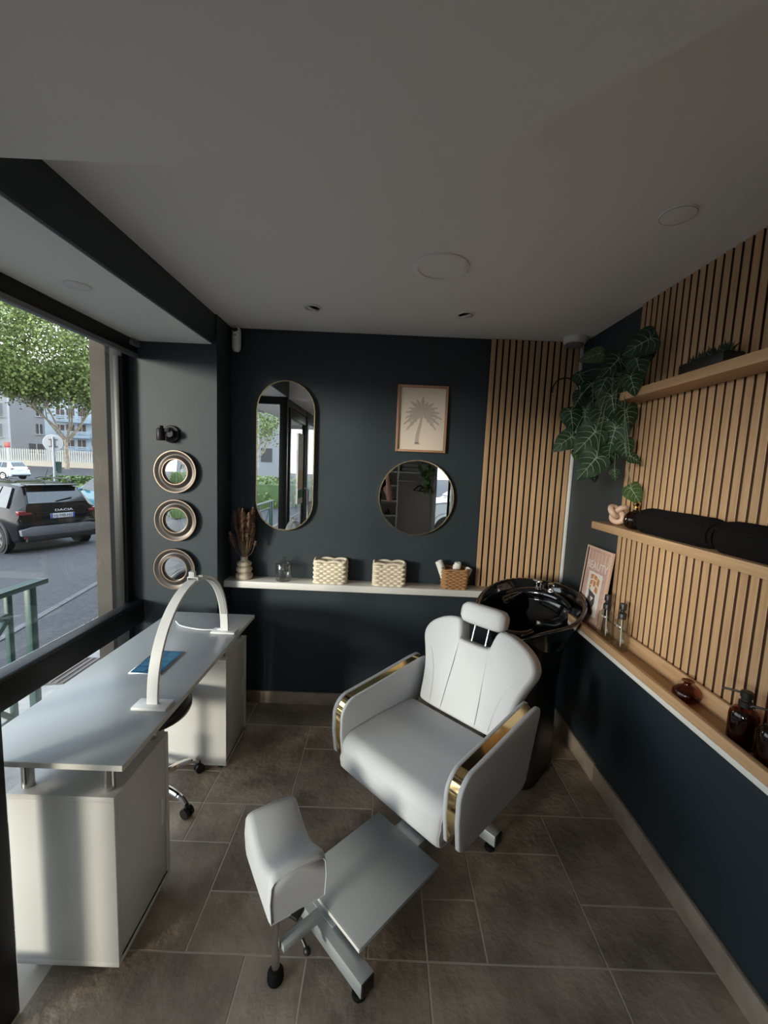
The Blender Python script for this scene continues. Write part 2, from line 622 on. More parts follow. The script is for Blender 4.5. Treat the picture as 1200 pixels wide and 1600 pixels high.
# ---- shop window of the bay (left): frame, rail, panes
win = struct(B().box((XW - .03, (YE + YP) / 2, 1.47), (.008, YP - YE - .12, 1.42)).build('window_1', 'window_glass', None, 0))
B().box((XW - .02, (YE + YP) / 2, .36), (.008, YP - YE - .12, .54)).build('lower_pane', 'window_glass', win, 0)
B().box((XW + .005, (YE + YP) / 2, .695), (.07, YP - YE, .135), .006).build('rail', 'black_metal', win)
B().box((XW + .036, (YE + YP) / 2, .752), (.012, YP - YE, .014), .003).build('glazing_bead', 'black_plastic', win)
B().box((XW + .0, (YE + YP) / 2, .05), (.07, YP - YE, .09), .004).build('sill_rail', 'black_metal', win)
b = B().box((XW + .0, (YE + YP) / 2, 2.222), (.07, YP - YE, .072), .004)
b.build('head_frame', 'black_metal', win)
B().box((XW + .02, (YE + YP) / 2, 2.178), (.035, YP - YE, .022), .003).build('shade_roll', 'car_grey', win)
B().box((XW - .055, YP - .03, 1.12), (.07, .055, 2.24), .004).build('jamb', 'black_metal', win)
B().box((XW - .045, YP - .066, 1.46), (.03, .014, 1.40), .003).build('jamb_bead', 'black_plastic', win)
B().box((XW + .03, YP - .04, 2.235), (.05, .07, .028), .004).build('hinge_block', 'car_grey', win)
B().box((XW, YE + .02, 1.12), (.07, .055, 2.24), .004).build('jamb', 'black_metal', win)
B().cyl((XW + .0395, 1.98, .70), (XW + .0415, 1.98, .70), .005).build('screw', 'black_rubber', win)
# ---- end pane of the bay, facing the entrance
win2 = struct(B().box(((XW + XE) / 2, YE, 1.46), (XE - XW - .1, .008, 1.42)).build('window_2', 'window_glass', None, 0))
B().box(((XW + XE) / 2, YE, .36), (XE - XW - .1, .008, .54)).build('lower_pane', 'window_glass', win2, 0)
for z, h in ((.70, .12), (.05, .09), (2.222, .072)):
    B().box(((XW + XE) / 2, YE, z), (XE - XW - .08, .055, h), .004).build('rail', 'black_metal', win2)
B().box((XE - .03, YE, 1.13), (.075, .065, 2.26), .004).build('post', 'black_metal', win2)

# ---- glazed entrance door and the dark front beside it
door = struct(B().box((XE - .03, .375, 1.15), (.008, .78, 1.86)).build('door_1', 'window_glass', None, 0))
for y in (-.045, .80):
    B().box((XE - .03, y, 1.10), (.05, .05, 2.16), .004).build('stile', 'black_metal', door)
for z, h in ((.11, .20), (2.13, .10)):
    B().box((XE - .03, .3775, z), (.05, .775, h), .004).build('rail', 'black_metal', door)
B().tube([(XE - .005, .0, .85), (XE + .045, .0, .87), (XE + .045, .0, 1.28), (XE - .005, .0, 1.30)], .011, 8).build('handle', 'steel', door)
b = B()
b.box((XE - .03, -.13, ZL / 2), (.07, .08, ZL))
b.box((XE - .03, .44, 2.22), (.06, 1.06, .07))
b.box((XE - .03, -.555, .55), (.07, .77, 1.10))  # solid part under the glass, raised to keep low sun off the right wall
b.box((XE - .03, YN / 2 - .02, 2.20), (.07, -YN - .04, .11))
b.box((XE - .03, -1.53, 1.10), (.07, 1.18, 2.12))
struct(b.build('wall_front', 'black_metal', None, 0))
struct(B().box((XE - .03, -.555, 1.62), (.008, .77, 1.08)).build('window_4', 'window_glass', None, 0))
struct(B().box((XE - .03, .90, 1.10), (.008, .13, 2.14)).build('window_5', 'window_glass', None, 0))

# ---- baseboards, corner trunking
struct(B().box((.1, YB - .0075, .042), (XR - XB - .06, .015, .084), .002).build('baseboard_back', 'skirting_stone'))
bbr = struct(B().box((XR - .0076, .3, .002), (.0148, .1, .002)).build('baseboard_right', 'grout', None, 0))
y = YB - .016
k = 0
while y > YN + .1:
    L = min([.60, .42, .60, .38][k % 4], y - YN)
    B().box((XR - .009, y - L / 2, .052), (.018, L - .003, .104), .003).build('skirting_tile', 'skirting_stone', bbr)
    y -= L
    k += 1
struct(B().box((1.175, YB - .012, 1.66), (.018, .022, 1.50), .003).build('trim_2', 'white_paint'))

# ---- slatted oak panels
SLW, PIT = .0285, .0393
sp1 = struct(B().box(((.62 + 1.165) / 2, YB - .004, (.85 + ZC) / 2), (.545, .008, ZC - .85)).build('trim_3', 'felt_black', None, 0))


def two_tone(me, side, axis):
    me.materials.append(MATS[side])
    for f in me.polygons:
        f.material_index = 0 if f.normal[axis] < -.3 else 1
    return me


me = two_tone(B().box((0, 0, 0), (SLW, .009, ZC - .852), .0012, None, 1).mesh('slat', 'oak'), 'felt_black', 1)
for i in range(14):
    link('slat', me, sp1, (.62 + SLW / 2 + i * PIT, YB - .0125, (.852 + ZC) / 2))
Y0, NS = 2.02, 47
sp2 = struct(B().box((XR - .004, Y0 - NS * PIT / 2 + .006, (.80 + ZC) / 2), (.008, NS * PIT, ZC - .80)).build('trim_4', 'felt_brown', None, 0))
me = two_tone(B().box((0, 0, 0), (.008, SLW, ZC - .802), .0012, None, 1).mesh('slat', 'oak'), 'felt_brown', 0)
for i in range(NS):
    link('slat', me, sp2, (XR - .012, Y0 - SLW / 2 - i * PIT, (.802 + ZC) / 2))

# ================================================================== SHELVES
# white shelf on the back wall
tag(B().box(((-.972 + .70) / 2, (2.503 + YB) / 2, .849), (1.672, YB - 2.503 - .001, .042), .003).build('wall_shelf', 'white_paint'),
    'long white shelf on the dark back wall under the mirrors', 'shelf')
# oak ledge on the right wall: white base board, lip, tray floor and back board
LX, LY0, LY1 = 1.045, .15, 2.20
t = thing('wall_ledge', 'oak lined ledge with white edge along the right wall', 'shelf', (XR, (LY0 + LY1) / 2, .80))
LL = LY1 - LY0
B().box(((LX - XR) / 2 - .0005, 0, .010), (XR - LX - .001, LL, .020), .001).build('base_board', 'white_paint', t)
B().box((LX - XR + .010, 0, .039), (.020, LL, .036), .0015).build('lip', 'oak_board', t)
B().box(((LX - XR) / 2 - .002, 0, .0245), (XR - LX - .045, LL, .008)).build('tray_floor', 'oak_board', t)
B().box((-.028, 0, .058), (.013, LL, .072), .0015).build('back_board', 'oak_board', t)
for nm, zt, lab, ya in (('display_shelf', 1.391, 'oak shelf holding the rolled black towels on the right wall', 2.055), ('display_shelf', 1.993, 'high oak shelf near the ceiling with the trailing plant on it', 2.03)):
    tag(B().box(((1.05 + XR - .0205) / 2, (ya + .15) / 2, zt - .0175), (XR - .0205 - 1.05, ya - .15, .035), .0015).build(nm, 'oak_board'), lab, 'shelf', 'oak shelves on the slatted wall')


# ================================================================== MIRRORS AND PICTURES
def stadium(hw, hh, n=14):
    return [(p[0], p[1]) for p in arc(0, hh - hw, hw, 0, 180, n)] + [(p[0], p[1]) for p in arc(0, -(hh - hw), hw, 180, 360, n)]


def wall_mirror(name, outline, inset, label, loc, frame_m, depth=.028):
    t = thing(name, label, 'mirror', loc)
    fb = B()
    fn = lambda u, v, d: (u, d, v)
    pts = [Vector((u, 0, v)) for u, v in outline]
    n = len(pts)
    outer = [Vector((p.x, -.0, p.z)) for p in pts]
    rings = []
    for off, dd in ((0, 0), (0, -depth), (inset, -depth), (inset, -depth + .010)):
        r = []
        for i, p in enumerate(pts):
            tn = (pts[(i + 1) % n] - pts[i - 1]).normalized()
            nr = Vector((tn.z, 0, -tn.x))
            q = p - nr * off
            r.append((q.x, dd, q.z))
        rings.append(r)
    fb.loft(rings, False)
    fb.build('frame', frame_m, t, 40)
    gb = B()
    r = []
    for i, p in enumerate(pts):
        tn = (pts[(i + 1) % n] - pts[i - 1]).normalized()
        nr = Vector((tn.z, 0, -tn.x))
        q = p - nr * inset * .9
        r.append((q.x, q.z))
    gb.prism(r, fn, -depth + .006, -depth + .002)
    gb.build('mirror_glass', 'mirror', t, 0)
    return t


ca, cb = ony(446, 594, YB - .03), ony(446, 829, YB - .03)
wall_mirror('oblong_mirror', stadium(.1815, (ca.z - cb.z) / 2), .006, 'tall pill shaped mirror with thin brass frame on the back wall', ((ony(401, 710, 2.607).x + ony(490, 710, 2.607).x) / 2, YB - .0005, (ca.z + cb.z) / 2), 'brass')
rc = ony(650.5, 778, YB - .025)
wall_mirror('round_mirror', [(p[0], p[1]) for p in arc(0, 0, .239, 0, 360, 56)[:-1]], .006, 'large round mirror with thin brass frame below the palm print', (rc.x, YB - .0005, rc.z), 'brass', .025)

# palm print in a thin oak frame
pc = (ony(622, 600, YB - .02) + ony(701, 604, YB - .02) + ony(697, 708, YB - .02) + ony(617, 705, YB - .02)) / 4
t = thing('framed_print', 'framed palm tree print on cream paper above the round mirror', 'picture', (pc.x, YB - .0005, pc.z))
PW, PH = .157, .204
b = B()
for sx in (-1, 1):
    b.box((sx * (PW - .007), -.0115, 0), (.014, .023, 2 * PH), .0015)
for sz in (-1, 1):
    b.box((0, -.0115, sz * (PH - .007)), (2 * PW - .028, .023, .014), .0015)
b.build('frame', 'frame_oak_red', t)
paper = B().box((0, -.006, 0), (2 * PW - .026, .006, 2 * PH - .026)).build('paper', 'paper_cream', t, 0)
b = B()
fn = lambda u, v, d: (u, d, v)
trunk = bez([(-.027, -.150), (-.021, -.09), (-.008, -.03), (.002, .028)], 8)
lft = [(p.x - (.012 - .006 * i / len(trunk)), p.y) for i, p in enumerate(trunk)]
rgt = [(p.x + (.012 - .006 * i / len(trunk)), p.y) for i, p in enumerate(trunk)]
b.prism(lft + rgt[::-1], fn, -.0092, -.0100)
b.prism([(-.040, -.158), (-.002, -.158), (-.012, -.145), (-.034, -.145)], fn, -.0092, -.0100)
b.build('palm_trunk', 'print_taupe', paper, 0)
rp_ = random.Random(11)
for k in range(15):
    a = R(-38 + k * (256 / 14))
    L = rp_.uniform(.104, .130)
    b = B()
    c0 = Vector((.002, .034))
    d = Vector((math.cos(a), math.sin(a)))
    nrm = Vector((-d.y, d.x))
    droop = -.030 if abs(math.cos(a)) > .25 else -.010
    spine = [c0 + d * (L * s) + Vector((0, droop * s * s)) for s in [i / 9 for i in range(10)]]
    up, dn = [], []
    for i, p in enumerate(spine):
        wdt = .0135 * math.sin(math.pi * min(1, .12 + .88 * i / 9)) + .0015
        jag = .55 if i % 2 else 1.0
        up.append(p + nrm * wdt * jag)
        dn.append(p - nrm * wdt * jag)
    b.prism([(p.x, p.y) for p in up + dn[::-1]], fn, -.0093 - .00005 * k, -.0100 - .00005 * k)
    b.build('palm_frond', 'print_taupe', paper, 0)

# three porthole mirrors on the pillar
for (px, py), lab in zip(((274, 737), (274.5, 813), (273, 889)), ('topmost round porthole mirror in bronze frame under the black wall light', 'middle round porthole mirror in bronze frame on the pillar', 'lowest round porthole mirror in bronze frame behind the arched lamp')):
    p = ony(px, py, YP - .02)
    t = thing('porthole_mirror', lab, 'mirror', (p.x, YP - .0005, p.z), 0, 'three porthole mirrors on the pillar')
    rotm = Matrix.Rotation(R(90), 3, 'X')
    B().lathe([(.122, 0), (.1235, .010), (.122, .022), (.118, .026), (.112, .025), (.101, .017), (.092, .018), (.086, .026), (.079, .029), (.073, .024), (.069, .014), (.069, .004)], n=48, mtx=rotm).build('frame', 'pewter', t, 60)
    B().tube([(.1195 * math.cos(a), -.0255, .1195 * math.sin(a)) for a in [2 * math.pi * k / 48 for k in range(48)]], .0032, 6, True).build('outer_bead', 'copper_edge', t)
    B().tube([(.0735 * math.cos(a), -.0265, .0735 * math.sin(a)) for a in [2 * math.pi * k / 40 for k in range(40)]], .0030, 6, True).build('inner_bead', 'copper_edge', t)
    B().lathe([(.0005, .0135), (.03, .0130), (.0705, .0115), (.0705, .008)], n=40, mtx=rotm).build('mirror_glass', 'mirror', t, 60)

# black wall light
p = ony(266, 678, YP - .02)
t = thing('wall_light', 'small black swivel wall light above the porthole mirrors', 'lamp', (p.x, YP - .0005, p.z))
rot90 = Matrix.Rotation(R(90), 3, 'X')
B().lathe([(.050, 0), (.050, .010), (.046, .016), (.0, .016)], n=32, mtx=rot90).build('wall_plate', 'black_metal', t)
B().cyl((.012, -.012, 0), (.012, -.055, 0), .020).build('swivel', 'black_metal', t)
b = B().box((-.008, -.052, .016), (.050, .022, .018), .004)
b.build('arm', 'black_metal', t)
B().lathe([(.0, -.038), (.021, -.038), (.023, -.034), (.023, .026), (.021, .029), (.014, .031), (.013, .044), (.0, .045)], (-.034, -.056, -.002), 24).build('lamp_head', 'black_metal', t)

# ================================================================== CEILING FITTINGS
zt = ZC
c = onz(689.5, 417, ZC)
t = thing('ceiling_speaker', 'large round white speaker grille set in the ceiling', 'speaker', (c.x, c.y, ZC))
B().lathe([(.113, 0), (.113, -.006), (.108, -.009), (.092, -.009), (.090, -.005), (.090, 0)], n=48).build('rim', 'ceiling_paint', t)
B().lathe([(.0005, -.0055), (.089, -.0045), (.089, -.001)], n=48).build('grille', 'ceiling_paint', t)
for (px, py), lab, tilt in zip(((488, 480), (728.5, 491)), ('recessed swivel spotlight in the ceiling above the oblong mirror', 'recessed swivel spotlight in the ceiling near the slatted panel'), (25, -20)):
    c = onz(px, py, ZC)
    t = thing('ceiling_spotlight', lab, 'light', (c.x, c.y, ZC), 0, 'recessed ceiling spotlights')
    B().lathe([(.048, 0), (.048, -.004), (.045, -.007), (.037, -.007), (.036, 0)], n=36).build('ring', 'white_plastic', t)
    mt = Matrix.Rotation(R(tilt), 3, 'Y') @ Matrix.Rotation(R(18), 3, 'X')
    g = B().lathe([(.034, -.002), (.034, -.010), (.030, -.013), (.024, -.012), (.022, -.004)], n=30, mtx=mt).build('gimbal', 'white_plastic', t)
    B().lathe([(.0005, -.0075), (.022, -.0065), (.022, -.003)], n=24, mtx=mt).build('bulb', 'grey_plastic', t)
c = onz(1060, 334.5, ZC)
t = thing('ceiling_vent_cover', 'round grey flush disc in the ceiling over the right wall shelves', 'ceiling disc', (c.x, c.y, ZC))
B().lathe([(.052, 0), (.052, -.004), (.047, -.006), (.0005, -.006)], n=36).build('cover', 'ceiling_paint', t)
B().tube([(.049 * math.cos(a), .049 * math.sin(a), -.0055) for a in [2 * math.pi * k / 36 for k in range(36)]], .0012, 6, True).build('rim', 'grey_plastic', t)
c = onz(121, 446, ZS)
t = thing('soffit_light', 'round flush light in the white soffit above the window', 'light', (c.x, c.y, ZS))
B().lathe([(.047, 0), (.047, -.003), (.043, -.005), (.0005, -.005)], n=36).build('diffuser', 'white_plastic', t)
B().tube([(.045 * math.cos(a), .045 * math.sin(a), -.004) for a in [2 * math.pi * k / 36 for k in range(36)]], .002, 6, True).build('rim', 'ceiling_paint', t)
c = onz(895, 534, ZC - .02)
t = thing('smoke_detector', 'white round smoke detector on the ceiling in the far right corner', 'detector', (1.09, 2.535, ZC))
B().lathe([(.062, 0), (.064, -.010), (.064, -.026), (.060, -.034), (.052, -.038)], n=36).build('housing', 'white_plastic', t)
B().lathe([(.050, -.036), (.050, -.046), (.044, -.052), (.0005, -.052)], n=36).build('sensor_ring', 'car_grey', t)
c = ony(366, 530, YB - .04)
t = thing('security_camera', 'slim white security camera mounted high beside the window pillar', 'camera', (c.x + .012, YB - .036, c.z))
prof = [(.0005, -.074), (.015, -.071), (.024, -.060), (.027, -.045), (.027, .045), (.024, .060), (.015, .071), (.0005, .074)]
B().lathe(prof, n=24).build('body', 'white_plastic', t)
B().sphere((0, -.0165, .050), .017, (1, .8, 1), 10).build('lens', 'black_gloss', t)
B().cyl((.002, -.025, .020), (.002, -.0285, .020), .004).build('motion_sensor', 'black_plastic', t)
B().box((0, .025, 0), (.03, .022, .05), .004).build('bracket', 'white_plastic', t)

# ================================================================== THINGS ON THE WHITE SHELF
ZSH = .8701
# ribbed vase
p = onz(380, 905, ZSH)
vx, vy = p.x, 2.567
t = tag(B().lathe([(.0005, .0), (.030, .0), (.037, .004), (.041, .014), (.040, .022), (.031, .029), (.027, .031), (.033, .034), (.038, .042), (.037, .051), (.029, .057), (.025, .059), (.031, .062), (.035, .069), (.033, .077),
                   (.022, .083), (.0165, .085), (.0165, .104), (.0135, .104), (.0135, .06), (.0005, .055)], (0, 0, 0), 32).build('bubble_vase', 'ceramic_cream', None, 50),
        'cream ribbed bubble vase at the left end of the white shelf', 'vase')
t.location = (vx, vy, ZSH)
t.scale = (1.32, 1.32, 1.38)
t = thing('dried_bouquet', 'bunch of rust coloured dried grasses standing in the cream vase', 'dried flowers', (vx, vy, ZSH + .088))
rb = random.Random(5)
for k in range(32):
    az = rb.uniform(0, 2 * math.pi)
    spread = rb.uniform(.004, .075)
    H0 = rb.uniform(.135, .300)
    ex, ey = math.cos(az) * spread * (1.05), math.sin(az) * spread * .8
    if vy + ey > YB - .03:
        ey = YB - .03 - vy
    pts = bez([(0.005 * math.cos(az), .005 * math.sin(az), 0), (ex * .22, ey * .22, .05), (ex * .72, ey * .72, H0 * .6), (ex, ey, H0)], 5)
    sb = B().tube(pts, .0010, 5).build('stem', 'straw', t)
    b = B()
    kind = k % 4
    Lp = rb.uniform(.085, .13) if kind != 3 else .026
    rr0 = rb.uniform(.017, .026) if kind != 3 else .014
    top = Vector(pts[-1])
    dirv = (Vector(pts[-1]) - Vector(pts[-4])).normalized()
    for q in range(260 if kind != 3 else 60):
        s = rb.random()
        base = top + dirv * (Lp * (s - .45))
        rad = rr0 * math.sin(math.pi * min(1, max(.05, .08 + .88 * s))) ** .7
        o1 = Vector((rb.gauss(0, 1), rb.gauss(0, 1), rb.gauss(0, .4))).normalized()
        tip = base + o1 * rad + dirv * rb.uniform(.004, .012)
        if tip.y + vy > YB - .006:
            continue
        sd = o1.cross(dirv).normalized() * .0030
        b.face((base + sd, tip + sd * .6, tip - sd * .6, base - sd))
    b.build('plume', 'plume_dark' if kind == 2 else 'plume_rust', t, 0)
for k in range(9):
    az = rb.uniform(0, 2 * math.pi)
    s = rb.uniform(.02, .055)
    pts = bez([(0, 0, .03), (math.cos(az) * s * .6, math.sin(az) * s * .35, .18), (math.cos(az) * s * 1.5, math.sin(az) * s * .6, rb.uniform(.26, .31))], 5)
    B().tube(pts, lambda q: .0009 * (1 - q) + .0003, 4).build('grass_blade', 'plume_dark', t)

# glass jar with lid
p = onz(443.5, 906, ZSH)
t = thing('glass_jar', 'clear glass jar with knobbed lid on the white shelf', 'jar', (p.x, 2.565, ZSH))
B().lathe([(.0005, .0), (.046, .0), (.051, .005), (.051, .094), (.049, .098), (.049, .101)], n=36).build('body', 'bottle_glass', t, 50)
B().lathe([(.054, .102), (.055, .108), (.050, .114), (.030, .123), (.012, .127), (.009, .131), (.013, .138), (.015, .146), (.011, .153), (.0005, .155)], n=36).build('lid', 'bottle_glass', t, 50)


def woven_basket(name, label, loc, hw, hd, h, m, rows, cols, rope, taper=0.0, rad=.02, rz=0):
    """Rope basket: upright stakes with fat strands woven in and out around a rounded rectangle."""
    t = thing(name, label, 'basket', loc, rz)
    def path(hw_, hd_, n=96):
        pts = []
        P = []
        for cx, cy, a0 in ((hw_ - rad, hd_ - rad, 0), (-hw_ + rad, hd_ - rad, 90), (-hw_ + rad, -hd_ + rad, 180), (hw_ - rad, -hd_ + rad, 270)):
            P += arc(cx, cy, rad, a0, a0 + 90, 6)
        P.append(P[0])
        L = [0]
        for a, c in zip(P[:-1], P[1:]):
            L.append(L[-1] + math.hypot(c[0] - a[0], c[1] - a[1]))
        for k in range(n):
            s = L[-1] * k / n
            i = max(j for j in range(len(L) - 1) if L[j] <= s + 1e-9)
            f = (s - L[i]) / max(1e-9, L[i + 1] - L[i])
            x = P[i][0] + (P[i + 1][0] - P[i][0]) * f
            y = P[i][1] + (P[i + 1][1] - P[i][1]) * f
            dx, dy = P[i + 1][0] - P[i][0], P[i + 1][1] - P[i][1]
            l = math.hypot(dx, dy) or 1
            pts.append((x, y, dy / l, -dx / l))
        return pts
    b = B()
    for r in range(rows):
        z = rope + (h - 2 * rope) * r / (rows - 1)
        k_ = 1 + taper * z / h
        pa = path(hw * k_, hd * k_)
        pts = []
        for i, (x, y, nx, ny) in enumerate(pa):
            ph = math.cos(2 * math.pi * cols * i / len(pa) + (math.pi if r % 2 else 0))
            pts.append((x + nx * ph * rope * .55, y + ny * ph * rope * .55, z + .12 * rope * ph))
        b.tube(pts, rope * .95, 6, True)
    w = b.build('weave', m, t, 60)
    b = B()
    pa = path(hw * (1 + taper), hd * (1 + taper))
    b.tube([(x, y, h + rope * .55 + rope * 1.0 * abs(math.sin(math.pi * cols * .5 * i / len(pa)))) for i, (x, y, nx, ny) in enumerate(pa)], rope * 1.15, 7, True)
    b.build('rim', m, t, 60)
    pb = path(hw * .97, hd * .97, 40)
    bb = B()
    bb.prism([(x, y) for x, y, _, _ in pb], lambda u, v, d: (u, v, d), .001, rope)
    bb.build('base', m, t, 0)
    return t


for (xa, xb, yb), lab in zip(((490, 541, 915), (583, 633, 919)), ('left cream rope basket on the white shelf next to the glass jar', 'right cream rope basket on the white shelf under the round mirror')):
    p0, p1 = ony(xa, yb - 18, 2.530), ony(xb, yb - 18, 2.530)
    woven_basket('rope_basket', lab, ((p0.x + p1.x) / 2, 2.568, ZSH), (p1.x - p0.x) / 2 - .004, .048, .132, 'rope_cream', 9, 12, .0078)['group'] = 'cream rope baskets'
p0, p1 = ony(691, 905, 2.530), ony(731, 905, 2.530)
bk = woven_basket('wicker_basket', 'small brown wicker basket of white towels beside the slatted panel', ((p0.x + p1.x) / 2, 2.565, ZSH), .073, .050, .115, 'wicker', 10, 11, .0062, .10)
bx, by = bk.location.x, bk.location.y
for k, (dx, dy, tx, ty, L, rr, lab) in enumerate(((-.040, .0, -22, 4, .165, .024, 'white rolled towel leaning out on the left of the wicker basket'), (.0, -.010, 6, 10, .135, .023, 'white rolled towel in the front middle of the wicker basket'),
                                                  (.040, -.004, 26, 6, .130, .021, 'white rolled towel leaning right in the wicker basket'), (.010, .024, 4, -6, .150, .022, 'white rolled towel at the back of the wicker basket'))):
    b = B()
    prof = [(rr * .3, -.0), (rr, .0), (rr * 1.04, L * .3), (rr, L * .8), (rr * .99, L), (rr * .82, L - .003), (rr * .80, L + .002), (rr * .55, L + .003), (rr * .5, L - .004), (.0005, L - .003)]
    b.lathe(prof, n=20, mtx=Euler((R(-ty), R(tx), 0)).to_matrix())
    o = tag(b.build('rolled_towel', 'towel_white', None, 60), lab, 'towel', 'white towels in the wicker basket')
    o.location = (bx + dx, by + dy, ZSH + .010)

# ================================================================== THINGS ON THE OAK LEDGE
ZT = .8287
# framed poster leaning in the corner
PB = Vector((1.128, 2.155, ZT))
p_tl, p_bl = onx(908, 847, 1.15), onx(899, 985, 1.12)
t = thing('leaning_poster', 'pink BEAUTY poster in a pale frame leaning in the corner of the ledge', 'poster', (1.118, 2.135, ZT), R(-90))
t.rotation_euler = (R(-5), 0, R(-90))
PW, PH = .125, .41
b = B()
for sx in (-1, 1):
    b.box((sx * (PW - .006), 0, PH / 2), (.012, .016, PH), .0015)
for z in (.006, PH - .006):
    b.box((0, 0, z), (2 * PW - .024, .016, .012), .0015)
b.build('frame', 'poster_frame', t)
sheet = B().box((0, .002, PH / 2), (2 * PW - .022, .006, PH - .022)).build('sheet', 'poster_pink', t, 0)
fn2 = lambda u, v, d: (u, d, v)
b = B()
for k in range(7):
    u = -.10 + k * .033
    b.box((u, -.0013, PH - .055), (.012, .0006, .06))
b.build('stripe', 'poster_frame', sheet, 0)
text_mesh('lettering', 'BEAUTY', .060, 'poster_white', sheet, (0, -.0016, PH - .100), (R(90), 0, 0), .0004, 'CENTER', .92)
B().box((0, -.0014, .165), (.135, .0008, .225)).build('card', 'poster_white', sheet, 0)
blobs = [('poster_orange', [[(-.045, .262), (-.012, .268), (-.016, .244), (-.04, .236)], [(-.006, .266), (.022, .262), (.018, .240), (-.010, .244)], [(.028, .258), (.050, .246), (.046, .210), (.022, .222)],
                             [(-.038, .230), (-.014, .238), (-.018, .212), (-.042, .206)], [(-.010, .236), (.016, .234), (.014, .206), (-.008, .204)], [(.020, .212), (.044, .200), (.040, .172), (.012, .182)], [(-.046, .200), (-.024, .206), (-.030, .182)]]),
         ('poster_dark', [[(-.040, .185), (-.022, .176), (.012, .168), (.030, .162), (.034, .120), (.022, .096), (-.030, .092), (-.046, .118), (-.034, .150)], [(-.050, .098), (.020, .094), (.030, .088), (-.048, .080)]]),
         ('poster_brown', [[(-.052, .082), (.030, .086), (.036, .066), (.026, .052), (-.010, .056), (-.050, .066)]]),
         ('poster_white', [[(-.012, .150), (.018, .146), (-.002, .124)]])]
for mi, (mm, polys) in enumerate(blobs):
    for q, pl in enumerate(polys):
        b = B()
        b.prism(pl, fn2, -.0018 - .0002 * mi - .00002 * q, -.0023 - .0002 * mi - .00002 * q)
        b.build('printed_shape', mm, sheet, 0)

# two clear spray bottles
for (px, py), lab in zip(((946, 998), (966, 1016)), ('clear glass bottle with black spray top, nearer the poster', 'clear glass bottle with black spray top, farther from the poster')):
    q = onz(px, py, ZT)
    t = thing('spray_bottle', lab, 'bottle', (1.110, q.y + .01, ZT), R(20), 'clear bottles on the ledge')
    t.scale = (1.2, 1.2, 1.3)
    B().lathe([(.0005, .0), (.028, .0), (.031, .004), (.031, .086), (.028, .098), (.018, .108), (.0125, .112), (.0125, .120)], n=28).build('body', 'bottle_glass', t, 50)
    B().lathe([(.0145, .113), (.0148, .131), (.0125, .134), (.0085, .136), (.0085, .143), (.0125, .146), (.0125, .164), (.011, .167), (.0005, .167)], n=24).build('spray_head', 'black_plastic', t, 40)
    B().cyl((0, 0, .112), (.006, 0, .008), .0022, n=8).build('dip_tube', 'white_plastic', t)
    B().cyl((-.011, 0, .155), (-.016, 0, .155), .003, n=8).build('nozzle', 'black_plastic', t)

# squat amber vase
q = onz(1071, 1099, ZT)
t = tag(B().lathe([(.0005, .0), (.018, .0), (.024, .003), (.036, .014), (.0415, .028), (.038, .041), (.026, .052), (.013, .058), (.0105, .063), (.012, .068), (.018, .072), (.017, .073), (.009, .069)],
                  n=36).build('amber_vase', 'amber_glass', None, 60), 'squat amber glass bud vase on the oak ledge', 'vase')
t.location = (1.110, q.y + .01, ZT)
t.scale = (1.1, 1.1, 1.1)
# two amber pump bottles
for (px, py), lab in zip(((1158, 1160), (1200, 1196)), ('amber pump bottle with black dispenser beside the squat amber vase', 'amber pump bottle at the right edge of the photo on the ledge')):
    q = onz(px, py, ZT)
    t = thing('pump_bottle', lab, 'bottle', (1.108, q.y - .012, ZT), R(135), 'amber pump bottles')
    B().lathe([(.0005, .0), (.034, .0), (.037, .004), (.037, .094), (.035, .106), (.027, .117), (.0155, .122), (.0150, .131), (.0005, .131)], n=32).build('body', 'amber_glass', t, 50)
    B().lathe([(.0005, .003), (.033, .003), (.0335, .088), (.0005, .088)], n=24).build('lotion', 'car_clad', t, 50)
    B().lathe([(.0175, .123), (.0178, .139), (.0130, .142), (.0130, .150), (.016, .153), (.016, .168), (.013, .171), (.0005, .172)], n=24).build('pump_collar', 'black_plastic', t, 40)
    B().tube([(.0, 0, .162), (.026, 0, .1625), (.052, 0, .160), (.056, 0, .155)], .0036, 8).build('pump_spout', 'black_plastic', t)

# ================================================================== THINGS ON THE MIDDLE SHELF
ZM = 1.3915
q = onz(958, 815, ZM)
t = thing('knot_figurine', 'small pink ceramic knot figurine at the end of the towel shelf', 'figurine', (1.095, 1.915, ZM))
t.scale = (1.75, 1.75, 1.75)
b = B()
pts = []
for k in range(64):
    a = 2 * math.pi * k / 64
    pts.append(((math.sin(a) + 2 * math.sin(2 * a)) * .0075, math.sin(3 * a) * .0085, .032 + (math.cos(a) - 2 * math.cos(2 * a)) * .0078))
b.tube(pts, .0078, 8, True)
b.build('knot', 'figurine', t, 80)
q = onz(985, 822, ZM)
t = thing('diffuser_bottle', 'round dark bottle with gold cap beside the pink figurine', 'bottle', (1.108, 1.800, ZM))
t.scale = (1.25, 1.25, 1.25)
B().lathe([(.0005, 0), (.020, 0), (.030, .008), (.037, .026), (.034, .046), (.022, .058), (.010, .063), (.010, .068), (.0005, .068)], n=32).build('body', 'dark_glass', t, 50)
B().lathe([(.0105, .068), (.0105, .076), (.008, .078), (.012, .083), (.0125, .092), (.009, .096), (.0005, .097)], n=24).build('cap', 'gold', t, 40)


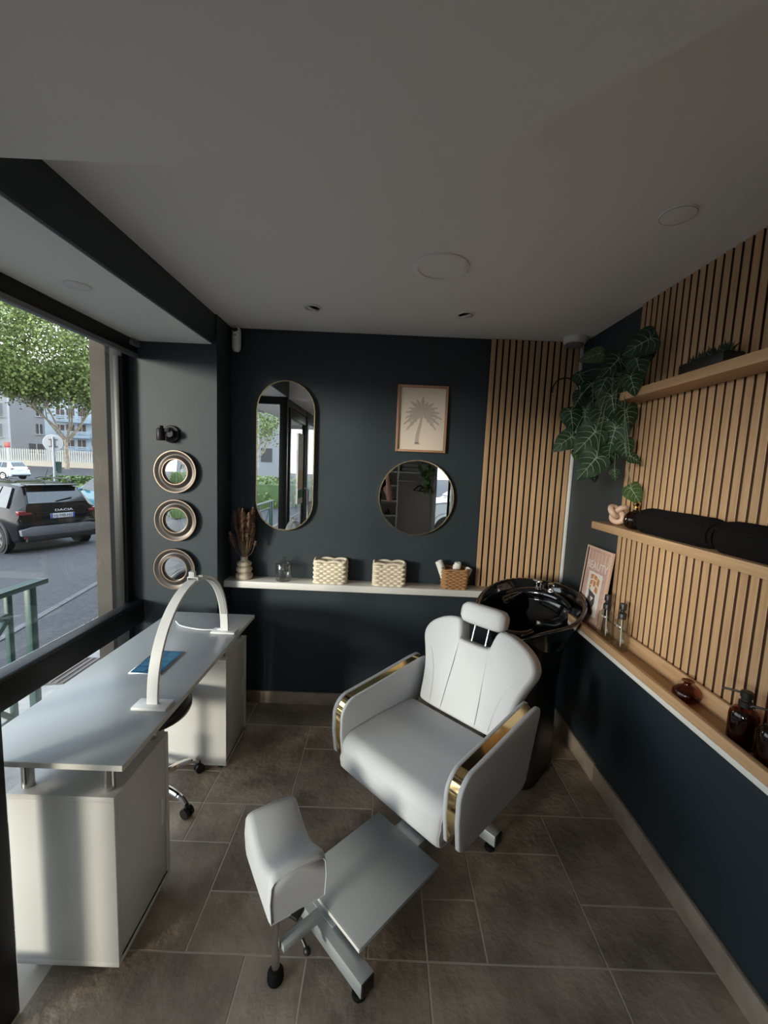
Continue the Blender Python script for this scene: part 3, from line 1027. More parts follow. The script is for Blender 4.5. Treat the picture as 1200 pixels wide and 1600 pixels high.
def rolled_towel(label, x, y0, y1, z, r, m, seed):
    t = thing('rolled_towel', label, 'towel', (x, (y0 + y1) / 2, z), 0, 'rolled black towels')
    L = y1 - y0
    rn = random.Random(seed)
    rings = []
    N = 18
    for i in range(N + 1):
        s = i / N
        yy = (s - .5) * L
        ring = []
        bul = 1 - .55 * max(0, (abs(s - .5) - .42) / .08) ** 2
        for k in range(28):
            a = 2 * math.pi * k / 28
            rr = r * bul * (1 + .045 * mnoise.noise(Vector((s * 5, math.cos(a) * 1.6, math.sin(a) * 1.6 + seed))))
            flat = max(-r * .86, rr * math.sin(a))
            ring.append((rr * math.cos(a) * 1.0, yy, r * .86 + flat))
        rings.append(ring)
    B().loft(rings).build('roll', m, t, 80)
    for e in (-1, 1):
        b = B()
        pts = []
        for k in range(60):
            a = k / 59 * 5.2 * math.pi
            rr = r * (.16 + .72 * k / 59)
            pts.append((rr * math.cos(a), e * L * .488, r * .88 + rr * .93 * math.sin(a)))
        b.tube(pts, .0045, 5)
        b.build('fold', m, t, 80)
    b = B()
    b.tube([(r * .985 * math.cos(R(150)), yy * L, r * .86 + r * .985 * math.sin(R(150))) for yy in [-.46 + .92 * i / 12 for i in range(13)]], .005, 6)
    b.build('hem', m, t, 80)


rolled_towel('black rolled towel next to the round dark bottle', 1.104, 1.335, 1.725, ZM, .056, 'black_cloth', 2)
rolled_towel('black rolled towel at the right edge of the middle shelf', 1.100, .90, 1.315, ZM, .056, 'black_cloth', 9)

# ================================================================== PLANTS ON THE TOP SHELF
ZU = 1.9935


def leaf_meshes():
    """Heart shaped leaf lying in the XY plane, stem at the origin, tip at y = -1; veins as raised ribs."""
    half = [(0, .0), (.10, .13), (.26, .19), (.42, .12), (.50, -.06), (.48, -.28), (.38, -.52), (.22, -.76), (.08, -.93), (0, -1.0)]
    hb = bez([(x, y) for x, y in half], 4)
    b = B()
    bend = lambda x, y: -.10 * (x * x) * 1.6 + .10 * y * .3 - .16 * (y * y)
    cols = 5
    for sgn in (-1, 1):
        grid = []
        for p in hb:
            grid.append([b.bm.verts.new((sgn * p.x * c / cols, p.y, bend(p.x * c / cols, p.y) + .03 * math.sin(p.y * 9) * c / cols)) for c in range(cols + 1)])
        for g0, g1 in zip(grid[:-1], grid[1:]):
            for c in range(cols):
                try:
                    b.bm.faces.new((g0[c], g0[c + 1], g1[c + 1], g1[c]))
                except ValueError:
                    pass
    lm = b.mesh('leaf', 'leaf', 60)
    v = B()
    def rib(pts, r):
        v.tube([(x, y, bend(x, y) + .012) for x, y in pts], lambda s: r * (1 - .7 * s), 4)
    rib([(0, -.02 - .95 * i / 8) for i in range(9)], .020)
    for sgn in (-1, 1):
        for y0, x1, y1, bow in ((-.03, .30, .11, .10), (-.05, .44, -.10, .10), (-.10, .42, -.36, .06), (-.30, .33, -.56, .04), (-.50, .20, -.74, .03)):
            pts = []
            for i in range(7):
                s = i / 6
                pts.append((sgn * x1 * s, y0 + (y1 - y0) * s + bow * math.sin(math.pi * s)))
            rib(pts, .013)
    vm = v.mesh('veins', 'leaf_vein', 60)
    return lm, vm


LEAF, VEIN = leaf_meshes()
LEAF2 = LEAF.copy()
LEAF2.materials.clear()
LEAF2.materials.append(MATS['leaf_light'])
pot = thing('trailing_plant', 'trailing philodendron with white veined heart leaves hanging from the top shelf', 'plant', (1.10, 1.93, ZU))
B().lathe([(.0005, .0), (.036, .0), (.044, .070), (.047, .074), (.047, .082), (.043, .082), (.041, .070), (.0005, .066)], n=28).build('pot', 'black_plastic', pot, 40)
org = Vector((1.10, 1.93, ZU))
# (pixel of leaf base, distance plane x, size, in-plane turn in degrees, facing yaw, tilt, pale?)
leaves = [(892, 642, .97, .115, 12, 10, 10, 0), (894, 682, .98, .120, -50, -5, 25, 0), (931, 674, .97, .135, -38, 8, 12, 0), (933, 714, .98, .135, -35, 8, 12, 0), (956, 618, 1.02, .125, 12, 0, 10, 0),
          (962, 668, 1.04, .130, -12, -25, 8, 0), (957, 700, 1.05, .100, -10, 25, 0, 0), (985, 762, 1.08, .085, 35, 20, 10, 1), (938, 552, 1.00, .095, -75, 0, 40, 1), (1018, 528, 1.08, .120, -65, -10, 20, 0),
          (985, 588, 1.00, .085, 20, 10, 15, 0), (900, 705, 1.02, .050, 0, 20, 20, 1), (984, 712, 1.07, .060, 60, 30, 30, 0), (928, 740, 1.04, .045, 10, 0, 20, 0), (948, 590, 1.03, .105, -20, -20, 25, 0),
          (925, 600, 1.03, .100, 10, 20, 15, 0), (968, 560, 1.05, .110, -40, 15, 30, 0), (905, 585, 1.02, .085, 30, 0, 25, 0), (978, 640, 1.06, .110, 25, 30, 0, 0), (915, 640, 1.04, .115, 0, -15, 5, 0),
          (975, 690, 1.07, .085, 15, 15, 5, 0), (995, 560, 1.06, .105, 20, -30, 25, 0), (940, 640, 1.05, .115, 5, 10, 5, 0), (908, 615, 1.00, .075, -20, 10, 20, 0), (960, 735, 1.07, .05, 10, 10, 10, 0),
          (1008, 545, 1.09, .09, -10, 10, 20, 0), (920, 665, 1.03, .09, 20, 0, 5, 0), (950, 655, 1.07, .11, -10, 0, 0, 0)]
stems = B()
for k, (px, py, X, sz, turn, yaw, tilt, pale) in enumerate(leaves):
    P = onx(px, py, X)
    if P.y > 2.50:
        P = ony(px, py, 2.45)
    d = (CAMPOS - P).normalized()
    fz = (Matrix.Rotation(R(yaw), 3, 'Z') @ d).normalized()
    fz = (fz + Vector((0, 0, math.sin(R(tilt))))).normalized()
    upv = (Vector((0, 0, 1)) - fz * fz.z).normalized()
    rx = upv.cross(fz).normalized()
    mt = Matrix((rx, upv, fz)).transposed() @ Matrix.Rotation(R(turn), 3, 'Z') @ Matrix.Diagonal((sz, sz, sz))
    lo = link('leaf', LEAF2 if pale else LEAF, pot)
    lo.matrix_basis = Matrix.Translation(P - org) @ mt.to_4x4()
    link('veins', VEIN, lo)
    s0 = Vector((random.uniform(-.02, .02), random.uniform(-.02, .03), .07))
    e = P - org
    mid = (s0 + e) / 2 + Vector((-.03, .0, .06 if e.z < 0 else .03))
    stems.tube(bez([s0, mid, e], 8), .0022, 5)
stems.build('stems', 'stem_green', pot, 60)
hb = B()
hc = ony(884, 612, 2.42) - org
hb.tube([(hc.x + .085 * math.cos(a), hc.y + .02 * math.cos(a), hc.z + .075 * math.sin(a)) for a in [R(-10 + 200 * k / 30) for k in range(31)]], .004, 6)
hb.build('wire_hoop', 'black_metal', pot)

q = onz(1105, 562, ZU)
t = thing('succulent_planter', 'low black planter of dark succulents on the top shelf', 'plant', (1.105, 1.475, ZU))
t.scale = (.85, .82, .9)
B().box((0, 0, .022), (.085, .25, .044), .004).build('trough', 'black_plastic', t)
B().box((0, 0, .0445), (.075, .24, .003)).build('soil', 'black_rubber', t, 0)
rs = random.Random(4)
for k in range(7):
    yy = -.105 + k * .035
    b = B()
    c = Vector((rs.uniform(-.018, .012), yy, .044))
    for q in range(16):
        a = q * 2.4
        el = R(22 + 55 * q / 16)
        L = rs.uniform(.028, .048)
        d = Vector((math.cos(a) * math.cos(el), math.sin(a) * math.cos(el), math.sin(el)))
        b.tube([c, c + d * L * .55 + Vector((0, 0, .002)), c + d * L + Vector((0, 0, .006))], lambda s: .0062 * (1 - s) + .0004, 5)
    b.build('rosette', 'succulent', t, 60)

# ================================================================== MANICURE TABLE
TZ = .75
TX0, TX1, TY0, TY1 = -1.174, -.702, 1.075, 2.262
tb = thing('manicure_table', 'long white manicure table on two cabinets by the shop window', 'table', ((TX0 + TX1) / 2, (TY0 + TY1) / 2, 0))
tcx, tcy = (TX0 + TX1) / 2, (TY0 + TY1) / 2
B().box((0, 0, TZ - .009), (TX1 - TX0, TY1 - TY0, .018), .0008).build('table_top', 'table_laminate', tb)
b = B()
b.box((0, TY0 - tcy - .0004, TZ - .009), (TX1 - TX0 - .002, .0012, .0165))
b.box((TX1 - tcx + .0004, 0, TZ - .009), (.0012, TY1 - TY0 - .002, .0165))
b.build('edge_band', 'edge_band', tb, 0)
for cy0, cy1 in ((1.117, 1.425), (1.985, 2.295)):
    cyc = (cy0 + cy1) / 2 - tcy
    cxc = (-1.075 - .758) / 2 - tcx
    hw, hd = (1.075 - .758) / 2, (cy1 - cy0) / 2
    cab = B()
    cab.box((cxc, cyc, .612 - .009), (2 * hw, 2 * hd, .018), .001)
    cab.box((cxc, cyc, .045), (2 * hw, 2 * hd, .018), .001)
    cab.box((cxc, cyc - hd + .009, .324), (2 * hw, .018, .54), .001)
    cab.box((cxc, cyc + hd - .009, .324), (2 * hw, .018, .54), .001)
    cab.box((cxc - hw + .009, cyc, .324), (.018, 2 * hd - .036, .54))
    body = cab.build('cabinet', 'white_laminate', tb)
    body['label'] = 'near cabinet with its side panel in the light' if cy0 < 1.5 else 'far cabinet under the table'
    dr = B().box((cxc + hw - .012, cyc, .324), (.016, 2 * hd - .042, .535), .001).build('door', 'white_laminate', body)
    B().box((cxc + hw - .002, cyc + hd - .045, .33), (.004, .012, .10), .001).build('handle', 'white_plastic', dr)
    for sx in (-1, 1):
        for sy in (-1, 1):
            px, py = cxc + sx * (hw - .035), cyc + sy * (hd - .035)
            B().cyl((px, py, .612), (px, py, TZ - .018), .0165, n=24).build('metal_post', 'steel', tb)
            wx, wy = cxc + sx * (hw - .04), cyc + sy * (hd - .04)
            cs = B().cyl((wx, wy, .019), (wx, wy, .036), .008, n=12)
            cs.cyl((wx - .009, wy, .0185), (wx + .009, wy, .0185), .0185, n=18)
            cs.build('caster', 'black_plastic', tb)
# dust extractor grille let into the table top
kx, ky = -.925 - tcx, 1.67 - tcy
ex = B().box((kx, ky, TZ + .002), (.132, .205, .005), .0015).build('dust_extractor', 'steel', tb)
B().box((kx, ky, TZ + .0048), (.120, .193, .002)).build('filter_film', 'blue_film', ex, 0)
for i in range(4):
    for j in range(2):
        B().box((kx - .030 + .060 * j, ky - .070 + .0467 * i, TZ + .0060), (.046, .034, .0012), .0004, None, 1).build('grille_pad', 'blue_mesh', ex)

# arched lamp standing on the table
lp = thing('arch_lamp', 'white half moon desk lamp arching over the manicure table', 'lamp', (-.775, 1.685, TZ + .0005))
ys0, ys1, hA = -.325, .325, .352
for yy in (ys0, ys1):
    B().box((0, yy, .005), (.120, .062, .010), .002).build('foot_plate', 'white_plastic', lp)
rings = []
for k in range(41):
    a = math.pi * k / 40
    yy = -.325 * math.cos(a)
    zz = .010 + hA * math.sin(a) ** .92 if 0 < k < 40 else .008
    ny, nz = -math.cos(a) * hA, math.sin(a) * .325
    l = math.hypot(ny, nz)
    ny, nz = ny / l, nz / l
    rings.append([(-.019, yy + ny * .006, zz + nz * .006), (.019, yy + ny * .006, zz + nz * .006), (.019, yy - ny * .006, zz - nz * .006), (-.019, yy - ny * .006, zz - nz * .006)])
B().loft(rings).build('arch', 'white_plastic', lp, 40, .0012, 1, 50)
rings = []
for k in range(3, 38):
    a = math.pi * k / 40
    yy = -.325 * math.cos(a)
    zz = .010 + hA * math.sin(a) ** .92
    ny, nz = -math.cos(a) * hA, math.sin(a) * .325
    l = math.hypot(ny, nz)
    ny, nz = ny / l, nz / l
    rings.append([(x_, yy - ny * e, zz - nz * e) for x_, e in ((-.013, .0061), (.013, .0061), (.013, .0080), (-.013, .0080))])
B().loft(rings).build('light_strip', 'grey_plastic', lp, 40)
ph = B().box((0, -.004, .010 + hA + .014), (.046, .030, .004), .001)
ph.box((-.021, -.004, .010 + hA + .006), (.004, .030, .016), .001)
ph.box((.021, -.004, .010 + hA + .006), (.004, .030, .016), .001)
ph.build('phone_clip', 'white_plastic', lp)
B().box((-.006, -.006, .010 + hA + .026), (.024, .020, .022), .002).build('clip_block', 'white_plastic', lp)
B().box((.030, -.004, .010 + hA + .020), (.020, .014, .008), .002).build('clip_arm', 'grey_plastic', lp)
B().tube(bez([(-.012, .318, .020), (-.05, .335, .006), (-.13, .335, .0035), (-.24, .37, .0035), (-.30, .43, .0035)], 8), .0032, 7).build('power_cord', 'white_plastic', lp)

# swivel stool pushed under the table
st = thing('swivel_stool', 'black swivel stool with chrome star base pushed under the table', 'stool', (-1.055, 1.80, 0))
B().lathe([(.0005, .425), (.13, .425), (.168, .428), (.186, .438), (.192, .452), (.192, .466), (.186, .480), (.170, .490), (.10, .496), (.0005, .497)], n=40).build('seat', 'black_vinyl', st, 60)
B().tube([(.181 * math.cos(a), .181 * math.sin(a), .484) for a in [2 * math.pi * k / 48 for k in range(48)]], .0035, 6, True).build('piping', 'black_vinyl', st)
b = B().cyl((0, 0, .14), (0, 0, .425), .014, n=18)
b.cyl((0, 0, .09), (0, 0, .24), .026, n=20)
b.build('gas_column', 'chrome', st)
B().lathe([(.0005, .062), (.042, .062), (.045, .075), (.038, .100), (.0005, .102)], n=24).build('hub', 'chrome', st)
for k in range(5):
    a = R(-22 + 72 * k)
    d = Vector((math.cos(a), math.sin(a), 0))
    pts = bez([d * .03 + Vector((0, 0, .086)), d * .13 + Vector((0, 0, .094)), d * .20 + Vector((0, 0, .083)), d * .237 + Vector((0, 0, .058))], 6)
    B().tube(pts, lambda s: .017 - .005 * s, 10).build('leg', 'chrome', st)
    e = d * .243
    pr = Vector((-d.y, d.x, 0))
    cs = B().cyl(e + Vector((0, 0, .040)), e + Vector((0, 0, .062)), .009, n=12)
    for sg in (-1, 1):
        cs.cyl(e + pr * sg * .004 + Vector((0, 0, .0235)), e + pr * sg * .020 + Vector((0, 0, .0235)), .0235, n=18)
    cs.box(e + Vector((0, 0, .036)), (.022, .022, .020), .005)
    cs.build('caster', 'black_plastic', st)

# ================================================================== BARBER CHAIR
ch = thing('salon_chair', 'white reclining salon chair with gold armrests and headrest', 'chair', (.20, 1.63, 0), R(-45))
# seat cushion: rounded nose drooping at the front
prof = [(.262, .300), (.262, .440), (.245, .452)] + [(.0, .456), (-.12, .452)] + [(p[0], p[1]) for p in arc(-.150, .388, .062, 90, 190, 8)] + [(-.222, .35), (-.216, .318), (-.205, .304), (-.19, .298), (.0, .298)]
b = B()
nx = 9
rings = []
xs = [-.268, -.266, -.258, -.24, 0, .24, .258, .266, .268]
cy_, cz_ = .02, .365
for i, x in enumerate(xs):
    k = {0: .955, 8: .955, 1: .975, 7: .975, 2: .993, 6: .993}.get(i, 1.0)
    rings.append([(x, cy_ + (y - cy_) * k, cz_ + (z - cz_) * k) for y, z in prof])
b.loft(rings)
seat = b.build('seat', 'leatherette', ch, 50)
b = B()
b.tube([(-.2685, cy_ + (y - cy_) * .958, cz_ + (z - cz_) * .958) for y, z in prof], .0022, 5, True)
b.build('piping', 'leatherette', seat)
b = B()
b.tube([(.2685, cy_ + (y - cy_) * .958, cz_ + (z - cz_) * .958) for y, z in prof], .0022, 5, True)
b.build('piping', 'leatherette', seat)
# armrests
outl = [(-.165, .318)] + [(-.192, .338)] + [(-.205, .44)] + [(p[0], p[1]) for p in arc(-.122, .515, .083, 175, 100, 8)] + [(.05, .612), (.20, .627), (.30, .636)] + [(p[0], p[1]) for p in arc(.345, .603, .034, 85, -20, 6)] + [(.335, .47), (.290, .338), (.262, .315)]
for sg in (-1, 1):
    arm = None
    for nm, d0, d1 in (('inner', .272, .288), ('outer', .322, .342)):
        b = B()
        b.prism(outl, lambda u, v, d: (sg * d, u, v), d0, d1)
        o = b.build('armrest' if nm == 'outer' else 'inner_panel', 'leatherette', None, 50, .005, 2, 40)
        if nm == 'inner':
            inner = o
        else:
            arm = o
    arm.parent = ch
    inner.parent = arm
    arm['label'] = 'white padded armrest with gold band'
    b = B()
    cyo, czo = .07, .46
    sm = [(cyo + (y - cyo) * .982, czo + (z - czo) * .982) for y, z in outl]
    b.prism(sm, lambda u, v, d: (sg * d, u, v), .288, .322)
    g = b.build('gold_band', 'gold', arm, 50)
# backrest
REC = R(19)
def bk3(x, s, t_):
    return Vector((x, .262 + s * math.sin(REC) + t_ * math.cos(REC), .455 + s * math.cos(REC) - t_ * math.sin(REC)))
right = bez([(.0, .0), (.15, .0), (.222, .006), (.236, .03), (.242, .10), (.255, .18), (.280, .25), (.302, .305), (.302, .345), (.280, .385), (.235, .420), (.18, .444), (.130, .452), (.102, .440), (.088, .405), (.080, .372), (.066, .358), (.0, .356)], 4)
half = [(p.x, p.y) for p in right]
outline = half + [(-x, y) for x, y in half[::-1][1:-1]]
b = B()
front, back = [], []
import mathutils
n = len(outline)
cxs = 0.0
def inset(poly, d):
    out = []
    m_ = len(poly)
    for i in range(m_):
        a = Vector(poly[i - 1])
        c = Vector(poly[(i + 1) % m_])
        tn = (c - a).normalized()
        out.append((poly[i][0] - tn.y * d, poly[i][1] + tn.x * d))
    return out
rings = []
for ins, tt in ((.016, .0), (.009, .003), (.003, .010), (.0, .020), (.0, .072), (.003, .082), (.010, .089), (.016, .091)):
    pl = inset(outline, ins)
    rings.append([bk3(x, s, tt - .010 * math.cos(min(1, abs(x) / .3) * math.pi / 2) * (1 if tt < .05 else 0)) for x, s in pl])
b.loft(rings, True)
back_o = b.build('backrest', 'leatherette', ch, 60)
def fsurf(x, s):
    return bk3(x, s, -.0075 - .010 * math.cos(min(1, abs(x) / .3) * math.pi / 2) + .009)
for sg in (-1, 1):
    B().tube([fsurf(sg * x, s) for x, s in [(q.x, q.y) for q in bez([(.080, .366), (.085, .25), (.092, .12), (.096, .01)], 6)]], .0016, 5).build('seam', 'stitch', back_o)
    B().tube([fsurf(sg * x, s) for x, s in [(q.x, q.y) for q in bez([(.288, .305), (.235, .265), (.195, .19), (.172, .10), (.162, .01)], 6)]], .0016, 5).build('seam', 'stitch', back_o)
# headrest
hr = B()
for sg in (-1, 1):
    pass
rings = []
for i in range(13):
    s = i / 12
    x = (s - .5) * .235
    k = 1 - .22 * (abs(s - .5) * 2) ** 6 if 0 < i < 12 else .62
    ring = []
    for q in range(24):
        a = 2 * math.pi * q / 24
        ca, sa = math.cos(a), math.sin(a)
        e = .62
        yy = .046 * k * math.copysign(abs(ca) ** e, ca)
        zz = .052 * k * math.copysign(abs(sa) ** e, sa)
        v = Vector((x, yy, zz))
        v = Matrix.Rotation(R(-14), 3, 'X') @ v
        ring.append(bk3(0, .492, .030) + v)
    rings.append(ring)
head = B().loft(rings).build('headrest', 'leatherette', ch, 70)
for sg in (-1, 1):
    B().cyl(bk3(sg * .038, .34, .035), bk3(sg * .038, .47, .032), .0045, n=12).build('headrest_rod', 'chrome', head)
# base
B().box((0, .05, .265), (.36, .28, .05), .004).build('seat_pan', 'black_plastic', ch)
B().box((0, .06, .165), (.16, .20, .14), .006).build('pedestal', 'grey_metal', ch)
B().box((.02, -.145, .075), (.13, .75, .045), .003).build('spine', 'grey_metal', ch)
for nm, yy, x0, x1 in (('rear', .215, -.285, .275), ('front', -.525, -.235, .262)):
    cb_ = B().box(((x0 + x1) / 2, yy, .070), (x1 - x0, .052, .050), .002).build('crossbar', 'grey_metal', ch)
    for xe, sg in ((x0, -1), (x1, 1)):
        B().box((xe + sg * .002, yy, .070), (.006, .047, .045), .001).build('end_cap', 'black_plastic', cb_)
        B().lathe([(.0005, 0), (.021, 0), (.023, .005), (.020, .016), (.007, .020), (.007, .046), (.0005, .046)], (xe - sg * .035, yy, 0), 18).build('foot', 'black_rubber', cb_)
fp = B().box((.045, -.31, .122), (.328, .400, .016), .001).build('foot_plate', 'plate_grey', ch)
B().box((.045, -.512, .122), (.326, .002, .014)).build('edge_band', 'white_paint', fp, 0)
B().box((.045, -.31, .106), (.10, .34, .016)).build('plate_bracket', 'grey_metal', fp)

# leg rest cushion on its own post in front of the chair
lr = thing('leg_rest', 'white curved leg rest cushion on a grey metal post', 'leg rest', (-.275, 1.128, 0), R(-45))
B().lathe([(.0005, 0), (.024, 0), (.026, .006), (.025, .028), (.018, .040), (.0005, .040)], n=20).build('foot', 'black_rubber', lr)
B().cyl((0, 0, .038), (0, 0, .29), .0125, n=18).build('post', 'steel', lr)
B().bar((.012, .012, .120), (.02, .155, .125), .030, .024, bev=.002).build('link_bar', 'grey_metal', lr)
kb = B().cyl((.034, .075, .112), (.055, .075, .100), .006, n=10)
kb.sphere((.062, .075, .096), .013, (1, 1, 1), 8)
kb.build('clamp_knob', 'black_plastic', lr)
B().box((.03, .02, .268), (.10, .04, .014), .003, (0, 0, R(20))).build('pad_bracket', 'black_plastic', lr)
rings = []
NL = 22
for i in range(NL + 1):
    s = i / NL
    x = (s - .5) * .275
    e = abs(s - .5) * 2
    topz = .430 - .052 * math.cos(e * math.pi / 2) ** 1.6 - .016 * max(0, (e - .80) / .20) ** 2
    bot = .268 + .006 * (e ** 4)
    hw = .0875
    k = 1.0 if e < .97 else .975
    sec = []
    for (yy, zz) in ((-hw, bot), (-hw - .004, (bot + topz) / 2), (-hw, topz - .018), (-hw + .008, topz - .005), (-hw + .022, topz), (0, topz + .004), (hw - .022, topz), (hw - .008, topz - .005), (hw, topz - .018), (hw + .004, (bot + topz) / 2), (hw, bot), (0, bot - .003)):
        sec.append((x, yy * k, .34 + (zz - .34) * k))
    rings.append([Matrix.Rotation(R(-12), 3, 'Z') @ Vector(v) + Vector((-.070, .066, 0)) for v in sec])
cu_ = B().loft(rings).build('cushion', 'leatherette', lr, 50)
for ring in (rings[0], rings[-1]):
    B().tube(ring, .0022, 5, True).build('piping', 'leatherette', cu_)

# ================================================================== SHAMPOO BASIN
bs = thing('shampoo_basin', 'glossy black shampoo basin on a black pedestal behind the white chair', 'basin', (.828, 2.195, 0), R(-40))
bs.scale = (.93, .96, 1)
TILT = Matrix.Rotation(R(13), 3, 'X')
def basin_ring(rx, ry, z, notch, n=56):
    out = []
    for k in range(n):
        a = 2 * math.pi * k / n
        da = (a - 1.5 * math.pi + math.pi) % (2 * math.pi) - math.pi
        dz = -notch * math.exp(-(da / .42) ** 2)
        x = rx * math.copysign(abs(math.cos(a)) ** .86, math.cos(a))
        y = ry * math.copysign(abs(math.sin(a)) ** .86, math.sin(a))
        v = TILT @ Vector((x, y, z + dz))
        out.append(v + Vector((0, 0, .905)))
    return out
rings = [basin_ring(.17, .15, -.235, .0), basin_ring(.235, .22, -.16, .01), basin_ring(.275, .265, -.05, .05), basin_ring(.295, .285, -.008, .07), basin_ring(.300, .290, .006, .07), basin_ring(.296, .286, .014, .07), basin_ring(.286, .276, .014, .07),
         basin_ring(.274, .262, .002, .065), basin_ring(.255, .240, -.06, .03), basin_ring(.215, .195, -.135, .0), basin_ring(.13, .115, -.172, .0), basin_ring(.05, .045, -.180, .0)]
B().loft(rings).build('bowl', 'black_gloss', bs, 70)
# faucet deck at the back and inner rib
deck = B()
rr = []
for k in range(21):
    a = R(30 + 120 * k / 20)
    rr.append(TILT @ Vector((.225 * math.cos(a), .205 * math.sin(a) * 1.0, -.035)) + Vector((0, 0, .905)))
deck.tube(rr, lambda s: .034 * math.sin(math.pi * (.12 + .76 * s)), 12)
deck.build('faucet_deck', 'black_gloss', bs, 70)
fx = TILT @ Vector((-.02, .19, .0)) + Vector((0, 0, .905))
f = B().lathe([(.0005, 0), (.022, 0), (.022, .006), (.017, .010), (.017, .030), (.020, .036), (.018, .046), (.0005, .050)], fx, 22)
f.tube([fx + Vector((0, 0, .042)), fx + Vector((-.012, -.018, .052)), fx + Vector((-.024, -.040, .056))], .006, 8)
f.build('mixer_tap', 'chrome', bs, 50)
fx2 = TILT @ Vector((.055, .185, .0)) + Vector((0, 0, .905))
B().lathe([(.0005, 0), (.020, 0), (.020, .005), (.015, .010), (.013, .026), (.017, .032), (.019, .046), (.012, .050), (.0005, .050)], fx2, 22).build('shower_holder', 'chrome', bs, 50)
nk = B()
for k in range(7):
    pass
nk.tube([TILT @ Vector((.105 * math.cos(R(200 + 140 * k / 12)), -.185 + .10 * math.sin(R(200 + 140 * k / 12)), -.050 + .02)) + Vector((0, 0, .905)) for k in range(13)], .018, 10)
nk.build('neck_rest', 'black_gloss', bs, 70)
B().lathe([(.0005, 0), (.030, 0), (.036, .004), (.034, .008), (.026, .007), (.022, .003), (.0005, .004)], TILT @ Vector((0, -.03, -.181)) + Vector((0, 0, .905)), 28).build('drain', 'steel', bs, 50)
sh = B()
hp = TILT @ Vector((-.14, .06, -.02)) + Vector((0, 0, .905))
sh.tube([hp + Vector((.05, .10, -.02)), hp + Vector((.02, .05, .01)), hp, hp + Vector((-.03, -.04, -.02))], lambda s: .013 + .010 * s, 12)
sh.build('hand_shower', 'black_gloss', bs, 70)
ped = []
for z, hx, hy, oy in ((.0, .17, .23, -.02), (.02, .172, .232, -.02), (.10, .165, .22, -.01), (.40, .15, .19, .03), (.60, .165, .185, .035), (.72, .19, .19, .02)):
    ring = []
    for k in range(28):
        a = 2 * math.pi * k / 28
        ring.append((hx * math.copysign(abs(math.cos(a)) ** .45, math.cos(a)), oy + hy * math.copysign(abs(math.sin(a)) ** .45, math.sin(a)), z))
    ped.append(ring)
B().loft(ped).build('pedestal', 'black_vinyl', bs, 60)

# ================================================================== OUTSIDE
def ground_z(x):
    pts = [(-1.5, -.12), (-2.3, -.22), (-3.6, -.36), (-8.5, -.78), (-14, -.74), (-120, -.62)]
    if x >= pts[0][0]:
        return pts[0][1]
    for (a, za), (c, zc) in zip(pts[:-1], pts[1:]):
        if x >= c:
            return za + (zc - za) * (x - a) / (c - a)
    return pts[-1][1]


def ground_strip(name, xs, y0, y1, m, lift=0.0):
    b = B()
    rows = [[b.bm.verts.new((x, y, ground_z(x) + lift)) for x in xs] for y in (y0, y1)]
    for i in range(len(xs) - 1):
        b.bm.faces.new((rows[0][i], rows[0][i + 1], rows[1][i + 1], rows[1][i]))
    return struct(b.build(name, m, None, 0))


ground_strip('road', [-3.2, -3.6, -5, -8.5, -14, -40, -120], -60, 120, 'asphalt')
ground_strip('road_side', [-1.0, 3, 20], -60, YN - .15, 'asphalt', -.02)
ground_strip('sidewalk', [XE - .06, -1.5, -2.3, -3.2], -60, YE - .04, 'asphalt', .004)  # entrance stretch made dark to lessen light bounced onto the near ceiling
ground_strip('sidewalk_far', [XW - .04, -1.5, -2.3, -3.2], YE - .04, 60, 'pavement', .004)
struct(B().box((-3.2, 20, ground_z(-3.2) + .0), (.12, 100, .06), .01).build('kerb', 'concrete'))
b = B()
a0, a1 = onz(0, 1002, -.42), onz(112, 948, -.55)
d = (a1 - a0).normalized()
nrm = Vector((-d.y, d.x, 0)) * .05
q = [a0 - d * 3 - nrm, a1 + d * 4 - nrm, a1 + d * 4 + nrm, a0 - d * 3 + nrm]
b.face([(p.x, p.y, ground_z(p.x) + .006) for p in q])
struct(b.build('road_marking', 'road_paint', None, 0))
gp = onz(118, 1040, -.2)
t = thing('drain_grate', 'square brown grating set in the pavement below the window', 'grating', (gp.x, gp.y, ground_z(gp.x) + .004))
B().box((0, 0, .004), (.46, .46, .008)).build('plate', 'concrete', t, 0)
for i in range(9):
    B().box((-.20 + i * .05, 0, .010), (.018, .44, .008)).build('bar', 'grating', t, 0)

# facade pilaster beside the window, canopy above the pavement, facade below and above the glass
b = B()
b.box((XW - .155, YP + .23, 1.2), (.21, .40, 3.4))
struct(b.build('wall_outer', 'concrete', None, 0))
fa = struct(B().box((XW - .133, YP + .015, 1.2), (.034, .035, 3.2)).build('trim_5', 'black_rubber', None, 0))
struct(B().box((XW - .045, YP + .012, 1.2), (.02, .03, 3.2)).build('trim_6', 'concrete', None, 0))
struct(B().box((-2.1, -1.0, 2.86), (2.2, 7.4, .22)).build('ceiling_canopy', 'canopy', None, 0))
b = B()
b.box((XW - .02, 15.8, 2.6), (.10, 26.0, 6.0))
struct(b.build('wall_facade', 'concrete', None, 0))
struct(B().box((2.6, 10.0, 7.0), (8.2, 38.0, 8.0)).build('wall_upper_storeys', 'concrete', None, 0))
struct(B().box((0.1, .25, 2.62), (XR - XW + .3, YB - YN + .35, .10)).build('roof_slab', 'canopy', None, 0))


